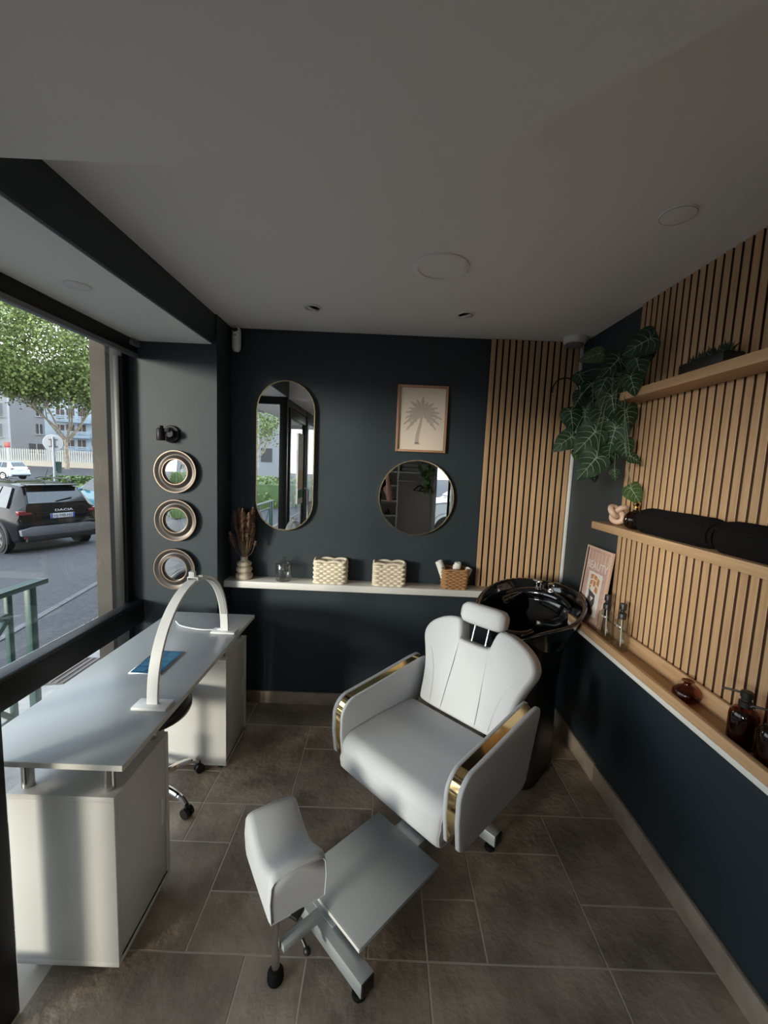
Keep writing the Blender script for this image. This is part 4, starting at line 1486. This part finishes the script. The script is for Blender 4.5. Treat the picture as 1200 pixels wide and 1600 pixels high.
# ---- green pedestrian guard rail
def guard_rail(label, x, y1, y0, rz=0):
    g = ground_z(x)
    t = thing('guard_rail', label, 'railing', (x, y1, g), rz, 'green street guard rails')
    L = y1 - y0
    top = .97
    B().box((0, -L / 2 + .02, top), (.075, L + .06, .035), .006).build('top_rail', 'rail_green', t)
    for yy in (-.06, -L + .06):
        B().box((0, yy, top / 2 - .01), (.045, .05, top), .004).build('post', 'rail_green', t)
    for yy in (-.22, -L / 2, -L + .22):
        B().box((0, yy, .50), (.028, .034, .90), .003).build('upright', 'rail_green', t)
    for zz in (.82, .14):
        B().box((0, -L / 2, zz), (.026, L - .44, .034), .003).build('cross_rail', 'rail_green', t)
    for a, c in ((-.24, -L / 2 + .02), (-L / 2 - .02, -L + .24)):
        B().bar((.004, a, .80), (.004, c, .16), .022, .03).build('diagonal', 'rail_green', t)
        B().bar((-.004, a, .16), (-.004, c, .80), .022, .03).build('diagonal', 'rail_green', t)
    return t


rp0 = onz(64, 908, .75)
guard_rail('green metal guard rail with crossed bars right outside the window', rp0.x, rp0.y - .03, rp0.y - 1.80)
guard_rail('green metal guard rail reflected in the oblong mirror', rp0.x - .25, -2.2, -4.2)


# ---- cars
def car(name, label, paint, loc, rz, L=4.34, H=1.66, Wd=1.81, detail=False, group=None):
    t = thing(name, label, 'car', loc, rz, group)
    k = H / 1.66
    lx = L / 4.34
    hw = Wd / 2
    # station: x, top z, roof half width, belt half width, belt z, mid half width, sill z
    S = [(.00, .80, .55, .62, .74, .70, .42), (.03, 1.00, .66, .74, .92, .84, .36), (.07, 1.09, .70, .80, 1.02, .88, .33), (.14, 1.20, .66, .82, 1.05, .895, .30), (.40, 1.54, .60, .835, 1.05, .90, .27), (.52, 1.60, .60, .84, 1.05, .905, .25),
         (1.0, 1.645, .61, .85, 1.05, .905, .22), (1.7, 1.655, .62, .855, 1.04, .905, .22), (2.3, 1.63, .61, .855, 1.04, .905, .22), (2.75, 1.40, .60, .85, 1.04, .905, .22), (3.12, 1.10, .64, .84, 1.03, .905, .24), (3.6, 1.04, .62, .80, .98, .90, .26), (4.1, .96, .56, .74, .88, .86, .30), (4.30, .80, .46, .62, .72, .74, .38), (4.34, .66, .36, .5, .6, .62, .44)]
    rings = []
    for x, zt, wr, wb, zb, wm, zs in S:
        f = hw / .905
        half = [(0, zt), (wr * .6, zt - .006), (wr, zt - .035), (wr + .02, zt - .07), (wb, zb if zb < zt - .03 else zt - .1), (wm, (zb + zs) / 2 + .10), (wm, (zb + zs) / 2 - .06), (wm - .02, zs + .06), (wm - .06, zs), (0, zs)]
        ring = [(x * lx, y * f, z * k) for y, z in half] + [(x * lx, -y * f, z * k) for y, z in half[::-1][1:-1]]
        rings.append(ring)
    body = B().loft(rings).build('body', paint, t, 28)
    def P(x, y, z):
        return Vector((x * lx, y * hw / .905, z * k))
    # glazing
    rw = B()
    pts = [P(.135, .62, 1.175), P(.135, -.62, 1.175), P(.405, -.53, 1.53), P(.405, .53, 1.53)]
    off = Vector((-.018, 0, .012))
    rw.loft([[p + off for p in pts], [p + off * -.6 for p in pts]])
    rw.build('rear_window', 'car_glass', body, 0)
    for sg in (-1, 1):
        for x0, x1, x0t, x1t in ((.50, 1.02, .66, 1.02), (1.10, 1.92, 1.10, 1.90), (2.00, 2.86, 1.98, 2.36)):
            g = B()
            q = [P(x0, sg * .858, 1.07), P(x1, sg * .864, 1.07), P(x1t, sg * .655, 1.54), P(x0t, sg * .655, 1.52)]
            o = Vector((0, sg * .012, .006))
            g.loft([[p + o for p in q], [p - o * 2 for p in q]])
            g.build('side_window', 'car_glass', body, 0)
        m_ = B().sphere(P(2.62, sg * 1.0, 1.10), .10, (.7, 1, .75), 8)
        m_.build('door_mirror', paint, body)
    ws = B()
    q = [P(3.07, .66, 1.13), P(3.07, -.66, 1.13), P(2.42, -.56, 1.57), P(2.42, .56, 1.57)]
    o = Vector((.02, 0, .016))
    ws.loft([[p + o for p in q], [p - o for p in q]])
    ws.build('windscreen', 'car_glass', body, 0)
    # wheels and arches
    for x in (.80, 3.45):
        for sg in (-1, 1):
            c = P(x, sg * .83, 0)
            c.z = .335 * k
            rr = .335 * k
            wh = B()
            rot = Matrix.Rotation(R(-90 * sg), 3, 'X')
            wh.lathe([(.0005, -.08), (rr * .62, -.10), (rr * .92, -.10), (rr, -.06), (rr, .06), (rr * .94, .10), (rr * .64, .105), (rr * .60, .05), (.0005, .05)], c, 28, mtx=rot)
            who = wh.build('wheel', 'tyre', t, 50)
            al = B()
            al.lathe([(.0005, .07), (rr * .14, .07), (rr * .16, .05)], c, 16, mtx=rot)
            for q in range(5):
                a = 2 * math.pi * q / 5
                p0 = c + rot @ Vector((rr * .1 * math.cos(a), rr * .1 * math.sin(a), .07))
                p1 = c + rot @ Vector((rr * .58 * math.cos(a), rr * .58 * math.sin(a), .085))
                al.bar(p0, p1, .07 * k, .03, up=(0, sg, 0))
            al.tube([c + rot @ Vector((rr * .60 * math.cos(a), rr * .60 * math.sin(a), .085)) for a in [2 * math.pi * z / 28 for z in range(28)]], .018, 6, True)
            al.build('alloy_rim', 'alloy', who, 50)
            ar = B()
            ar.tube([Vector((x * lx + (rr + .05) * math.cos(a), sg * hw * 1.0, .335 * k + (rr + .05) * math.sin(a))) for a in [R(-12 + 204 * z / 20) for z in range(21)]], .045, 8)
            ar.build('wheel_arch', 'car_clad' if detail else paint, body, 50)
            wl = B()
            wl.lathe([(.0005, 0), (rr + .04, 0), (rr + .04, .012), (.0005, .012)], Vector((x * lx, sg * (hw - .006), .335 * k)), 28, mtx=rot)
            wl.build('wheel_well', 'car_clad', body, 50)
    # tail lamps
    for sg in (-1, 1):
        tl = B()
        tl.box(P(.05, sg * .80, .985), (.12, .16, .10), .02)
        tl.box(P(.03, sg * .69, .965), (.06, .15, .05), .01, (0, 0, 0))
        tl.build('tail_light', 'tail_red', body)
        rf = B().box(P(-.012, sg * .70, .42), (.03, .18, .045), .005)
        rf.build('reflector', 'tail_red', body)
    bp = B()
    q = [(-.86, .60), (-.62, .66), (-.40, .66), (.40, .66), (.62, .66), (.86, .60), (.84, .46), (.60, .44), (-.60, .44), (-.84, .46)]
    bp.prism([(y * hw / .905, z * k) for y, z in q], lambda u, v, dd: (dd, u, v), -.045, .10)
    bp.build('bumper', 'car_grey' if detail else paint, body, 40, .015)
    B().box(P(.0, 0, .38), (.10, 1.5, .13 * k), .02).build('lower_valance', 'car_clad', body)
    B().box(P(-.030, 0, .885), (.012, .52, .115), .002).build('number_plate', 'number_plate', body)
    if detail:
        bpy_plate = [o_ for o_ in bpy.data.objects if o_.parent == body and o_.name.startswith('number_plate')][-1]
        text_mesh('registration', 'HJ-948-HS', .098, 'letter_black', bpy_plate, P(-.0368, 0, .885), (R(90), 0, R(-90)), .0008, 'CENTER', .92)
        for sg in (-1, 1):
            B().box(P(-.0372, sg * .238, .885), (.002, .042, .112)).build('plate_band', 'plate_blue', bpy_plate, 0)
        B().box(P(.0, 0, .90), (.05, 1.10, .16), .01).build('tailgate_panel', paint, body)
        text_mesh('maker_letters', 'DACIA', .075, 'letter_white', body, P(-.03, -.03, 1.015), (R(90), 0, R(-90)), .004, 'CENTER', 1.75)
        sp_ = B().box(P(.40, 0, 1.605), (.30, 1.12, .035), .012, (0, R(-6), 0))
        sp_.build('spoiler', paint, body)
        for sg in (-1, 1):
            B().tube([P(.65, sg * .60, 1.655), P(.85, sg * .62, 1.70), P(2.1, sg * .63, 1.71), P(2.35, sg * .62, 1.66)], .020, 7).build('roof_rail', 'car_clad', body)
        B().tube([P(.62, .05, 1.63), P(.40, .05, 2.0)], .006, 5).build('aerial', 'car_clad', body)
        B().bar(P(.16, .05, 1.21) + Vector((-.03, 0, .01)), P(.20, -.32, 1.27) + Vector((-.03, 0, .02)), .03, .016).build('wiper', 'car_clad', body)
    return t


wl_, wr_ = onz(0, 864, -.78), onz(130, 846, -.78)
ax = (wr_ - wl_).normalized()                 # from left wheel to right wheel
fw = Vector((-ax.y, ax.x, 0))                 # heading: left of it is -ax
mid = (wl_ + wr_) / 2
car('parked_car', 'black estate car with number plate parked outside the window', 'car_black', (mid.x - fw.x * .80, mid.y - fw.y * .80, -.78), math.atan2(fw.y, fw.x), detail=True)
bc = onz(158, 812, -.77)
car('parked_car', 'blue hatchback half hidden behind the black car', 'car_blue', (bc.x + 1.15, bc.y + 1.1, -.77), math.atan2(fw.y, fw.x) + .10, 4.0, 1.50, 1.72)
wc = ony(33, 733, 33)
car('parked_car', 'small pale car at the left edge beyond the black car', 'car_white', (wc.x, wc.y, -.70), R(176), 3.8, 1.47, 1.65)
car('parked_car', 'white car reflected in the round mirror', 'car_white', (4.6, -6.0, -.14), R(170), 4.1, 1.52, 1.75)


# ---- plane trees
def tree(label, loc, s, seed, group=None, nleaf=9000, foliage='foliage'):
    t = thing('plane_tree', label, 'tree', loc, 0, group)
    rn = random.Random(seed)
    b = B()
    tips = []
    b.tube([Vector((0, 0, -.3)) * s, Vector((.02, 0, .6)) * s, Vector((-.03, .02, 1.8)) * s, Vector((0, 0, 2.6)) * s], lambda q: (.34 - .10 * q) * s * .55 + .02, 10)
    def grow(p, d, L, r, lvl):
        pts = [p]
        dd = d.copy()
        for i in range(4):
            dd = (dd + Vector((rn.uniform(-.22, .22), rn.uniform(-.22, .22), rn.uniform(-.02, .20)))).normalized()
            pts.append(pts[-1] + dd * L / 4)
        b.tube(pts, lambda q: r * (1 - .45 * q), 6)
        if lvl == 0:
            tips.append(pts[-1])
            tips.append(pts[2])
            return
        for q in range(3 if lvl > 1 else 2):
            nd = (dd + Vector((rn.uniform(-.75, .75), rn.uniform(-.75, .75), rn.uniform(-.1, .5)))).normalized()
            grow(pts[-1] if q else pts[3], nd, L * rn.uniform(.62, .82), r * .58, lvl - 1)
    for k in range(7):
        a = 2 * math.pi * k / 7 + rn.uniform(-.3, .3)
        e = rn.uniform(.7, 1.9)
        grow(Vector((0, 0, rn.uniform(2.2, 2.6))) * s, Vector((math.cos(a), math.sin(a), e)).normalized(), 3.4 * s, .105 * s, 2)
    trunk = b.build('trunk', 'bark', t, 60)
    f = B()
    cents = [p for p in tips]
    for k in range(330):
        u = Vector((rn.gauss(0, 1), rn.gauss(0, 1), rn.gauss(0, 1))).normalized() * rn.uniform(.45, 1.0) ** .5
        p = Vector((u.x * 7.6, u.y * 7.6, 11.4 + u.z * 5.4)) * s
        cents.append(p)
    per = max(8, nleaf // len(cents))
    for c in cents:
        for k in range(per):
            o = Vector((rn.gauss(0, .75), rn.gauss(0, .75), rn.gauss(0, .55))) * s
            p = c + o
            n_ = Vector((rn.gauss(0, 1), rn.gauss(0, 1), rn.gauss(0, 1) + .6)).normalized()
            t1 = n_.orthogonal().normalized()
            t1 = Matrix.Rotation(rn.uniform(0, 6.28), 3, n_) @ t1
            t2 = n_.cross(t1)
            z = rn.uniform(.09, .17) * s
            f.face((p - t1 * z, p + t2 * z * .75, p + t1 * z, p - t2 * z * .75))
    fo = f.build('foliage', foliage, t, 0)
    fo['kind'] = 'stuff'
    return t


tb_ = ony(105, 728, 58)
tree('big plane tree with forked pale trunk behind the black car', (tb_.x, tb_.y, tb_.z - .05), 1.42, 21, 'plane trees along the street', 52000)
tb2 = ony(-135, 720, 46)
tree('plane tree cut off by the left edge of the photo', (tb2.x, tb2.y, -.65), 1.15, 5, 'plane trees along the street', 14000)
tree('plane tree reflected in the oblong mirror', (-9.5, -22.0, -.7), .62, 8, 'plane trees along the street', 9000)


def hedge(label, c, size, seed, m='foliage_dark'):
    t = thing('hedge', label, 'hedge', c)
    rn = random.Random(seed)
    f = B()
    sx, sy, sz = size
    B().box((0, 0, sz * .42), (sx * .9, sy * .85, sz * .84), .05).build('core', 'foliage_dark', t)
    for k in range(2600):
        face_ = rn.random()
        p = Vector((rn.uniform(-.5, .5) * sx, rn.uniform(-.5, .5) * sy, rn.uniform(0, 1) * sz))
        if face_ < .45:
            p.z = sz * rn.uniform(.86, 1.06)
        elif face_ < .75:
            p.y = math.copysign(sy * rn.uniform(.42, .53), rn.uniform(-1, 1))
        else:
            p.x = math.copysign(sx * rn.uniform(.45, .52), rn.uniform(-1, 1))
        n_ = Vector((rn.gauss(0, 1), rn.gauss(0, 1), rn.gauss(0, 1))).normalized()
        t1 = n_.orthogonal().normalized()
        t2 = n_.cross(t1)
        z = rn.uniform(.04, .08)
        f.face((p - t1 * z, p + t2 * z, p + t1 * z, p - t2 * z))
    o = f.build('leaves', m, t, 0)
    o['kind'] = 'stuff'
    return t


hp_ = ony(140, 750, 19)
hedge('low clipped hedge behind the blue car', (hp_.x - .3, hp_.y, -.76), (3.2, 1.0, 1.22), 3)
hedge('wild green shrubs reflected in the oblong mirror', (-6.5, -14.0, -.68), (8.0, 2.2, 1.5), 6, 'foliage')


# ---- houses
def building(label, m, pl, pr, Yr, ang, z1, wins, m_win='window_dark', balc=(), depth=9):
    """Block whose front wall is turned by ang; pixels on that wall are cast onto its plane (right corner at distance Yr)."""
    base = ony(pr, 690, Yr)
    base.z = -.70
    rotm = Matrix.Rotation(ang, 3, 'Z')
    nrm = rotm @ Vector((0, -1, 0))

    def loc(px, py):
        d = ray(px, py)
        k_ = (base - CAMPOS).dot(nrm) / d.dot(nrm)
        return rotm.transposed() @ (CAMPOS + d * k_ - base)
    t = thing('apartment_building', label, 'building', base, ang)
    xl = loc(pl, 690).x
    B().box((xl / 2, depth / 2, z1 / 2), (-xl, depth, z1)).build('wall', m, t, 0)
    B().box((xl / 2, depth / 2, z1 + .15), (-xl + .4, depth + .4, .3)).build('roof', 'render_white', t, 0)
    for (p0, p1, q0, q1) in wins:
        a, c = loc(p0, q1), loc(p1, q0)
        cx, cz, wx, wz = (a.x + c.x) / 2, (a.z + c.z) / 2, c.x - a.x, c.z - a.z
        w_ = B().box((cx, .0, cz), (wx, .12, wz)).build('window', m_win, t, 0)
        B().box((cx, -.08, cz), (.10, .06, wz)).build('mullion', 'render_white', w_, 0)
        B().box((cx, -.12, cz - wz / 2 - .06), (wx + .3, .24, .12)).build('window_sill', 'render_white', w_, 0)
    for (p0, p1, q) in balc:
        a, c = loc(p0, q), loc(p1, q)
        cx, wx = (a.x + c.x) / 2, c.x - a.x
        s_ = B().box((cx, -.65, a.z), (wx, 1.3, .18)).build('balcony', 'render_pale', t, 0)
        for dz in (.35, .75, 1.10):
            B().box((cx, -1.26, a.z + dz), (wx, .06, .27)).build('parapet_board', 'render_pale', s_, 0)
    return t


px2x = lambda px, Y: ony(px, 690, Y).x
pz = lambda px, py, Y: ony(px, py, Y).z
TH = R(39)
building('white apartment block at the left edge beyond the street', 'render_white', -60, 14, 67, TH, 15, [(-10, 3, 662, 682), (-10, 3, 630, 650), (-10, 3, 696, 712)], 'render_grey', depth=5)
building('grey rendered gable house behind the pale fence', 'render_grey', 13, 71, 77, TH, 13, [(57, 66, 663, 678), (46, 69, 694, 708), (57, 66, 636, 650)], depth=5)
wins = []
for q in (640, 664, 688):
    for a in (88, 104, 122, 144, 166):
        wins.append((a, a + 12, q, q + 14))
building('pale blue apartment block with long white balconies behind the plane tree', 'render_pale', 68, 205, 90, R(30), 17, wins, 'window_brown', [(86, 142, 682), (144, 200, 684), (86, 142, 706), (144, 200, 707), (86, 142, 658), (144, 200, 660)], depth=6)
t = thing('apartment_building', 'grey house reflected in the oblong mirror', 'building', (-16, -48, -.7))
B().box((0, 0, 4.5), (16, 8, 9)).build('wall', 'render_grey', t, 0)
B().box((0, 0, 9.15), (16.6, 8.6, .3)).build('roof', 'render_white', t, 0)
for wx in (-5, -1.5, 2, 5.5):
    for wz in (2.2, 5.4):
        B().box((wx, 4.0, wz + .8), (1.3, .12, 1.6)).build('window', 'window_dark', t, 0)

# ---- fence with low wall
Yf = 64
x0, x1 = px2x(-30, Yf), px2x(190, Yf)
t = thing('palisade_fence', 'pale picket fence on a low wall in front of the houses', 'fence', ((x0 + x1) / 2, Yf, -.66))
Lf = x1 - x0
zt_ = pz(80, 703, Yf) + .66
B().box((0, 0, .35), (Lf, .3, .90)).build('base_wall', 'fence_wall', t, 0)
for dz in (.95, zt_ - .25):
    B().box((0, .02, dz), (Lf, .06, .08)).build('fence_rail', 'fence_pale', t, 0)
b = B()
n = int(Lf / .34)
for i in range(n):
    b.box((-Lf / 2 + (i + .5) * Lf / n, -.04, (.8 + zt_) / 2), (.17, .05, zt_ - .8))
pk = b.build('pickets', 'fence_pale', t, 0)
pk['kind'] = 'stuff'

# ---- signs and bin
sg_ = ony(83, 692, 17)
t = thing('road_sign', 'back of a round white road sign on a pole', 'sign', (sg_.x, sg_.y, ground_z(sg_.x)), R(38))
hz = sg_.z - ground_z(sg_.x)
B().cyl((0, 0, 0), (0, 0, hz + .25), .038, n=14).build('pole', 'sign_pole', t)
B().lathe([(.0005, 0), (.325, 0), (.335, .012), (.325, .024), (.0005, .024)], (0, .06, hz), 36, mtx=Matrix.Rotation(R(90), 3, 'X')).build('sign_plate', 'sign_back', t, 40)
b = B()
for sx in (-1, 1):
    B().box((sx * .060, .024, hz), (.030, .020, .34), .002).build('bracket', 'grating', t)
for dz in (-.14, .14):
    B().box((0, .022, hz + dz), (.30, .024, .03), .002).build('clamp', 'grating', t)
rd = ony(12, 695, 40)
t = thing('red_sign', 'small red panel on a thin pole by the fence', 'sign', (rd.x, rd.y, -.66))
B().cyl((0, 0, 0), (0, 0, rd.z + .66 + .2), .04, n=10).build('pole', 'sign_pole', t)
B().box((0, -.05, rd.z + .66), (.55, .04, .50), .01).build('panel', 'sign_red', t)
bn = ony(91, 731, 46)
t = thing('litter_bin', 'dark green litter bin at the foot of the plane tree', 'bin', (bn.x, bn.y, -.67))
B().lathe([(.0005, 0), (.30, 0), (.34, 1.15), (.36, 1.2), (.0005, 1.25)], n=16).build('bin_body', 'bin_green', t)
B().cyl((.0, -.37, .2), (.0, -.37, 2.4), .05, n=10).build('post', 'bin_green', t)

# ================================================================== BEHIND THE CAMERA (seen in the mirrors)
wd = thing('open_wardrobe', 'white open wardrobe with cubbyholes reflected in the round mirror', 'wardrobe', (.38, -1.82, 0))
WX0, WX1, WH, WDp = -.46, .48, 2.05, .50
for x in (WX0, -.15, WX1):
    B().box((x, 0, WH / 2), (.022, WDp, WH), .001).build('side_panel' if x != -.15 else 'divider', 'white_laminate', wd)
for z in (.04, 1.53, WH - .011):
    B().box(((WX0 + WX1) / 2, 0, z), (WX1 - WX0 - .022, WDp - .002, .022), .001).build('shelf', 'white_laminate', wd)
for z in (.30, .55, .80, 1.05, 1.30):
    B().box(((WX0 - .15) / 2, .0, z), (-.15 - WX0 - .022, WDp - .004, .018), .001).build('cubby_shelf', 'white_laminate', wd)
B().box(((WX0 + WX1) / 2, -WDp / 2 + .004, WH / 2), (WX1 - WX0 - .03, .006, WH - .03)).build('back_panel', 'white_laminate', wd, 0)
B().cyl((-.14, 0, 1.385), (WX1 - .012, 0, 1.385), .012, n=14).build('clothes_rail', 'chrome', wd)
for k, z in enumerate((.56, .81, 1.06, 1.31)):
    B().cyl((-.30, WDp / 2 - .10, z + .01), (-.30, WDp / 2 - .10, z + .10), .035, n=14).build('storage_tin', 'black_plastic', wd)
# three hangers
for k, (x, a) in enumerate(((.62, 62), (.70, 70), (.77, 78))):
    t = thing('clothes_hanger', ['black wooden hanger nearest the wardrobe middle', 'black wooden hanger between the other two', 'black wooden hanger nearest the wardrobe end'][k], 'hanger', (x, -1.82, 1.385), R(a), 'black hangers in the wardrobe')
    B().tube(bez([(0, 0, -.075), (0, 0, -.03), (.016, 0, -.012), (.016, 0, .008), (.0, 0, .017), (-.016, 0, .008)], 6), .002, 6).build('hook', 'chrome', t)
    B().tube(bez([(-.21, 0, -.165), (-.13, 0, -.125), (-.05, 0, -.085), (0, 0, -.075), (.05, 0, -.085), (.13, 0, -.125), (.21, 0, -.165)], 5), lambda s: .010 + .004 * math.sin(math.pi * s), 8).build('shoulders', 'black_plastic', t)
    B().cyl((-.20, 0, -.168), (.20, 0, -.168), .005, n=8).build('trouser_bar', 'black_plastic', t)
# folded blankets and a trailing pot plant on the upper shelf
for k in range(2):
    t = tag(B().box((0, 0, .035), (.30, .36, .07), .03, None, 3).build('folded_blanket', 'render_grey', None, 60), ['lower grey blanket folded in the wardrobe', 'upper grey blanket folded in the wardrobe'][k], 'blanket', 'grey blankets in the wardrobe')
    t.location = (.42, -1.80, 1.5415 + .072 * k)
t = thing('pot_plant', 'trailing green pot plant on the wardrobe shelf', 'plant', (.70, -1.70, 1.5415))
B().lathe([(.0005, 0), (.055, 0), (.070, .11), (.066, .11), (.0005, .10)], n=22).build('pot', 'white_plastic', t)
LEAF3 = LEAF.copy()
LEAF3.materials.clear()
LEAF3.materials.append(MATS['foliage_dark'])
rn = random.Random(12)
for k in range(34):
    zz = rn.uniform(-.36, .22)
    o = link('leaf', LEAF3, t)
    o.location = (rn.uniform(-.10, .10) * (1 if zz > -.05 else .6), rn.uniform(.16, .24) if zz < .05 else rn.uniform(-.08, .18), zz)
    o.rotation_euler = (R(rn.uniform(50, 100)), R(rn.uniform(-35, 35)), R(180 + rn.uniform(-50, 50)))
    o.scale = [rn.uniform(.06, .095)] * 3
B().tube(bez([(0, 0, .10), (-.02, .10, .16), (-.02, .20, .02), (-.04, .21, -.30)], 8), .003, 6).build('stem', 'stem_green', t)
B().tube(bez([(.02, 0, .10), (.04, .12, .15), (.05, .19, .0), (.04, .20, -.22)], 8), .003, 6).build('stem', 'stem_green', t)

# poster on the entrance door
t = thing('door_poster', 'white poster with yellow and green blocks stuck on the entrance door', 'poster', (XE - .018, .20, 1.12))
B().box((0, 0, .42), (.003, .28, .84)).build('sheet', 'poster_white', t, 0)
B().box((.003, 0, .30), (.002, .26, .22)).build('yellow_block', 'poster_yellow', t, 0)
B().box((.003, 0, .12), (.002, .26, .10)).build('green_block', 'poster_green', t, 0)


# ---- the photographer, seen only in the round mirror
def skin_mesh(name, verts, edges, radii, m, root=0, sub=2):
    me = bpy.data.meshes.new(name + '_cage')
    me.from_pydata([tuple(v) for v in verts], edges, [])
    o = bpy.data.objects.new(name + '_cage', me)
    COL.objects.link(o)
    md = o.modifiers.new('skin', 'SKIN')
    md.use_smooth_shade = True
    for i, sv in enumerate(me.skin_vertices[0].data):
        r_ = radii[i]
        sv.radius = r_ if isinstance(r_, tuple) else (r_, r_)
        sv.use_root = (i == root)
    sb = o.modifiers.new('sub', 'SUBSURF')
    sb.levels = sub
    sb.render_levels = sub
    dg = bpy.context.evaluated_depsgraph_get()
    out = bpy.data.meshes.new_from_object(o.evaluated_get(dg))
    out.name = name
    bpy.data.objects.remove(o, do_unlink=True)
    out.materials.clear()
    out.materials.append(MATS[m])
    out.polygons.foreach_set('use_smooth', [True] * len(out.polygons))
    return out


pp = thing('person', 'person in a black top holding up a phone, reflected in the round mirror', 'person', (-.17, -.40, 0))
V, E_, Rd = [], [], []


def pt(x, y, z, r, link_to=None):
    V.append((x, y, z))
    Rd.append(r)
    if link_to is not None:
        E_.append((link_to, len(V) - 1))
    return len(V) - 1


pel = pt(0, 0, .92, (.15, .11))
wa = pt(0, .01, 1.08, (.125, .095), pel)
che = pt(0, .0, 1.27, (.15, .105), wa)
nb = pt(0, -.01, 1.40, (.085, .075), che)
ne = pt(0, .0, 1.47, .052, nb)
hd0 = pt(0, .02, 1.545, (.070, .085), ne)
hd1 = pt(0, .015, 1.62, (.075, .092), hd0)
hd2 = pt(0, .005, 1.685, (.055, .068), hd1)
hands = []
for sg, elb, wri, palm in ((1, (.255, .175, 1.165), (.215, .31, 1.475), (.205, .345, 1.555)), (-1, (-.235, .17, 1.15), (.10, .32, 1.46), (.125, .35, 1.545))):
    s0 = pt(sg * .17, -.01, 1.375, .060, nb)
    s1 = pt((sg * .17 + elb[0]) / 2 + sg * .02, (elb[1] - .01) / 2 - .01, 1.27, .048, s0)
    s2 = pt(*elb, .040, s1)
    s3 = pt((elb[0] + wri[0]) / 2, (elb[1] + wri[1]) / 2, (elb[2] + wri[2]) / 2, .037, s2)
    s4 = pt(*wri, .026, s3)
    s5 = pt(*palm, (.034, .018), s4)
    for q in range(4):
        fx = palm[0] + (q - 1.5) * .004 + sg * .012
        f0 = pt(fx, palm[1] + .004, palm[2] + .012 + q * .017, .0095, s5)
        f1 = pt(fx + sg * .012, palm[1] + .028, palm[2] + .016 + q * .018, .0088, f0)
        f2 = pt(fx - sg * .010, palm[1] + .044 - .002 * q, palm[2] + .018 + q * .018, .0078, f1)
    t0 = pt(palm[0] - sg * .016, palm[1] - .012, palm[2] + .010, .011, s5)
    t1 = pt(palm[0] - sg * .030, palm[1] - .008, palm[2] + .034, .0095, t0)
for sg in (-1, 1):
    h0 = pt(sg * .095, 0, .84, .082, pel)
    k0 = pt(sg * .10, .015, .48, .058, h0)
    c0 = pt(sg * .10, -.01, .33, .052, k0)
    a0 = pt(sg * .10, -.02, .09, .036, c0)
    f0 = pt(sg * .105, .04, .045, (.036, .034), a0)
    f1 = pt(sg * .11, .12, .034, (.038, .026), f0)
body = link('body', skin_mesh('body', V, E_, Rd, 'skin'), pp)
# clothing follows the same joints, a little wider, ending at neck, upper arm, ankle
CV = [(0, 0, .86), (0, .01, 1.08), (0, 0, 1.27), (0, -.01, 1.405), (.17, -.01, 1.38), (.215, .03, 1.29), (-.17, -.01, 1.38), (-.205, .03, 1.29)]
CE = [(0, 1), (1, 2), (2, 3), (3, 4), (4, 5), (3, 6), (6, 7)]
link('shirt', skin_mesh('shirt', CV, CE, [(.175, .13), (.145, .112), (.168, .122), (.10, .088), .074, .066, .074, .066], 'black_cloth'), body)
CV = [(0, 0, .95), (.095, 0, .82), (.10, .015, .48), (.10, -.015, .12), (-.095, 0, .82), (-.10, .015, .48), (-.10, -.015, .12)]
CE = [(0, 1), (1, 2), (2, 3), (0, 4), (4, 5), (5, 6)]
link('trousers', skin_mesh('trousers', CV, CE, [(.165, .125), .098, .075, .062, .098, .075, .062], 'car_clad'), body)
for sg in (-1, 1):
    rings = []
    for i in range(9):
        s = i / 8
        y_ = -.075 + .25 * s
        w_ = .046 * math.sin(math.pi * (.16 + .68 * s)) ** .6
        h_ = .085 - .045 * s
        rings.append([(sg * .106 + w_ * math.cos(a), y_, max(.001, h_ * .5 + h_ * .5 * math.sin(a))) for a in [2 * math.pi * q / 14 for q in range(14)]])
    B().loft(rings).build('shoe', 'black_rubber', body, 60)
b = B()
for i in range(1):
    b.sphere((0, -.018, 1.635), .105, (.88, .98, 1.0), 12)
b.sphere((0, -.06, 1.55), .085, (.95, .7, 1.3), 10)
b.build('hair', 'hair', body, 80)
for sg in (-1, 1):
    B().sphere((sg * .030, .100, 1.612), .011, (1, .6, .7), 6).build('eye', 'letter_black', body)
    B().sphere((sg * .078, .01, 1.60), .026, (.35, .8, 1.2), 8).build('ear', 'skin', body)
B().sphere((0, .112, 1.580), .014, (.8, 1.1, 1.4), 8).build('nose', 'skin', body)
B().sphere((0, .098, 1.545), .018, (1.3, .5, .35), 8).build('mouth', 'figurine', body)
ph = thing('mobile_phone', 'black phone held up in both hands reflected in the round mirror', 'phone', (.0, -.026, 1.5535))
B().box((0, 0, .0735), (.072, .009, .147), .004).build('case', 'black_plastic', ph)
B().box((0, -.005, .0735), (.066, .0012, .138), .0004).build('screen', 'black_gloss', ph)
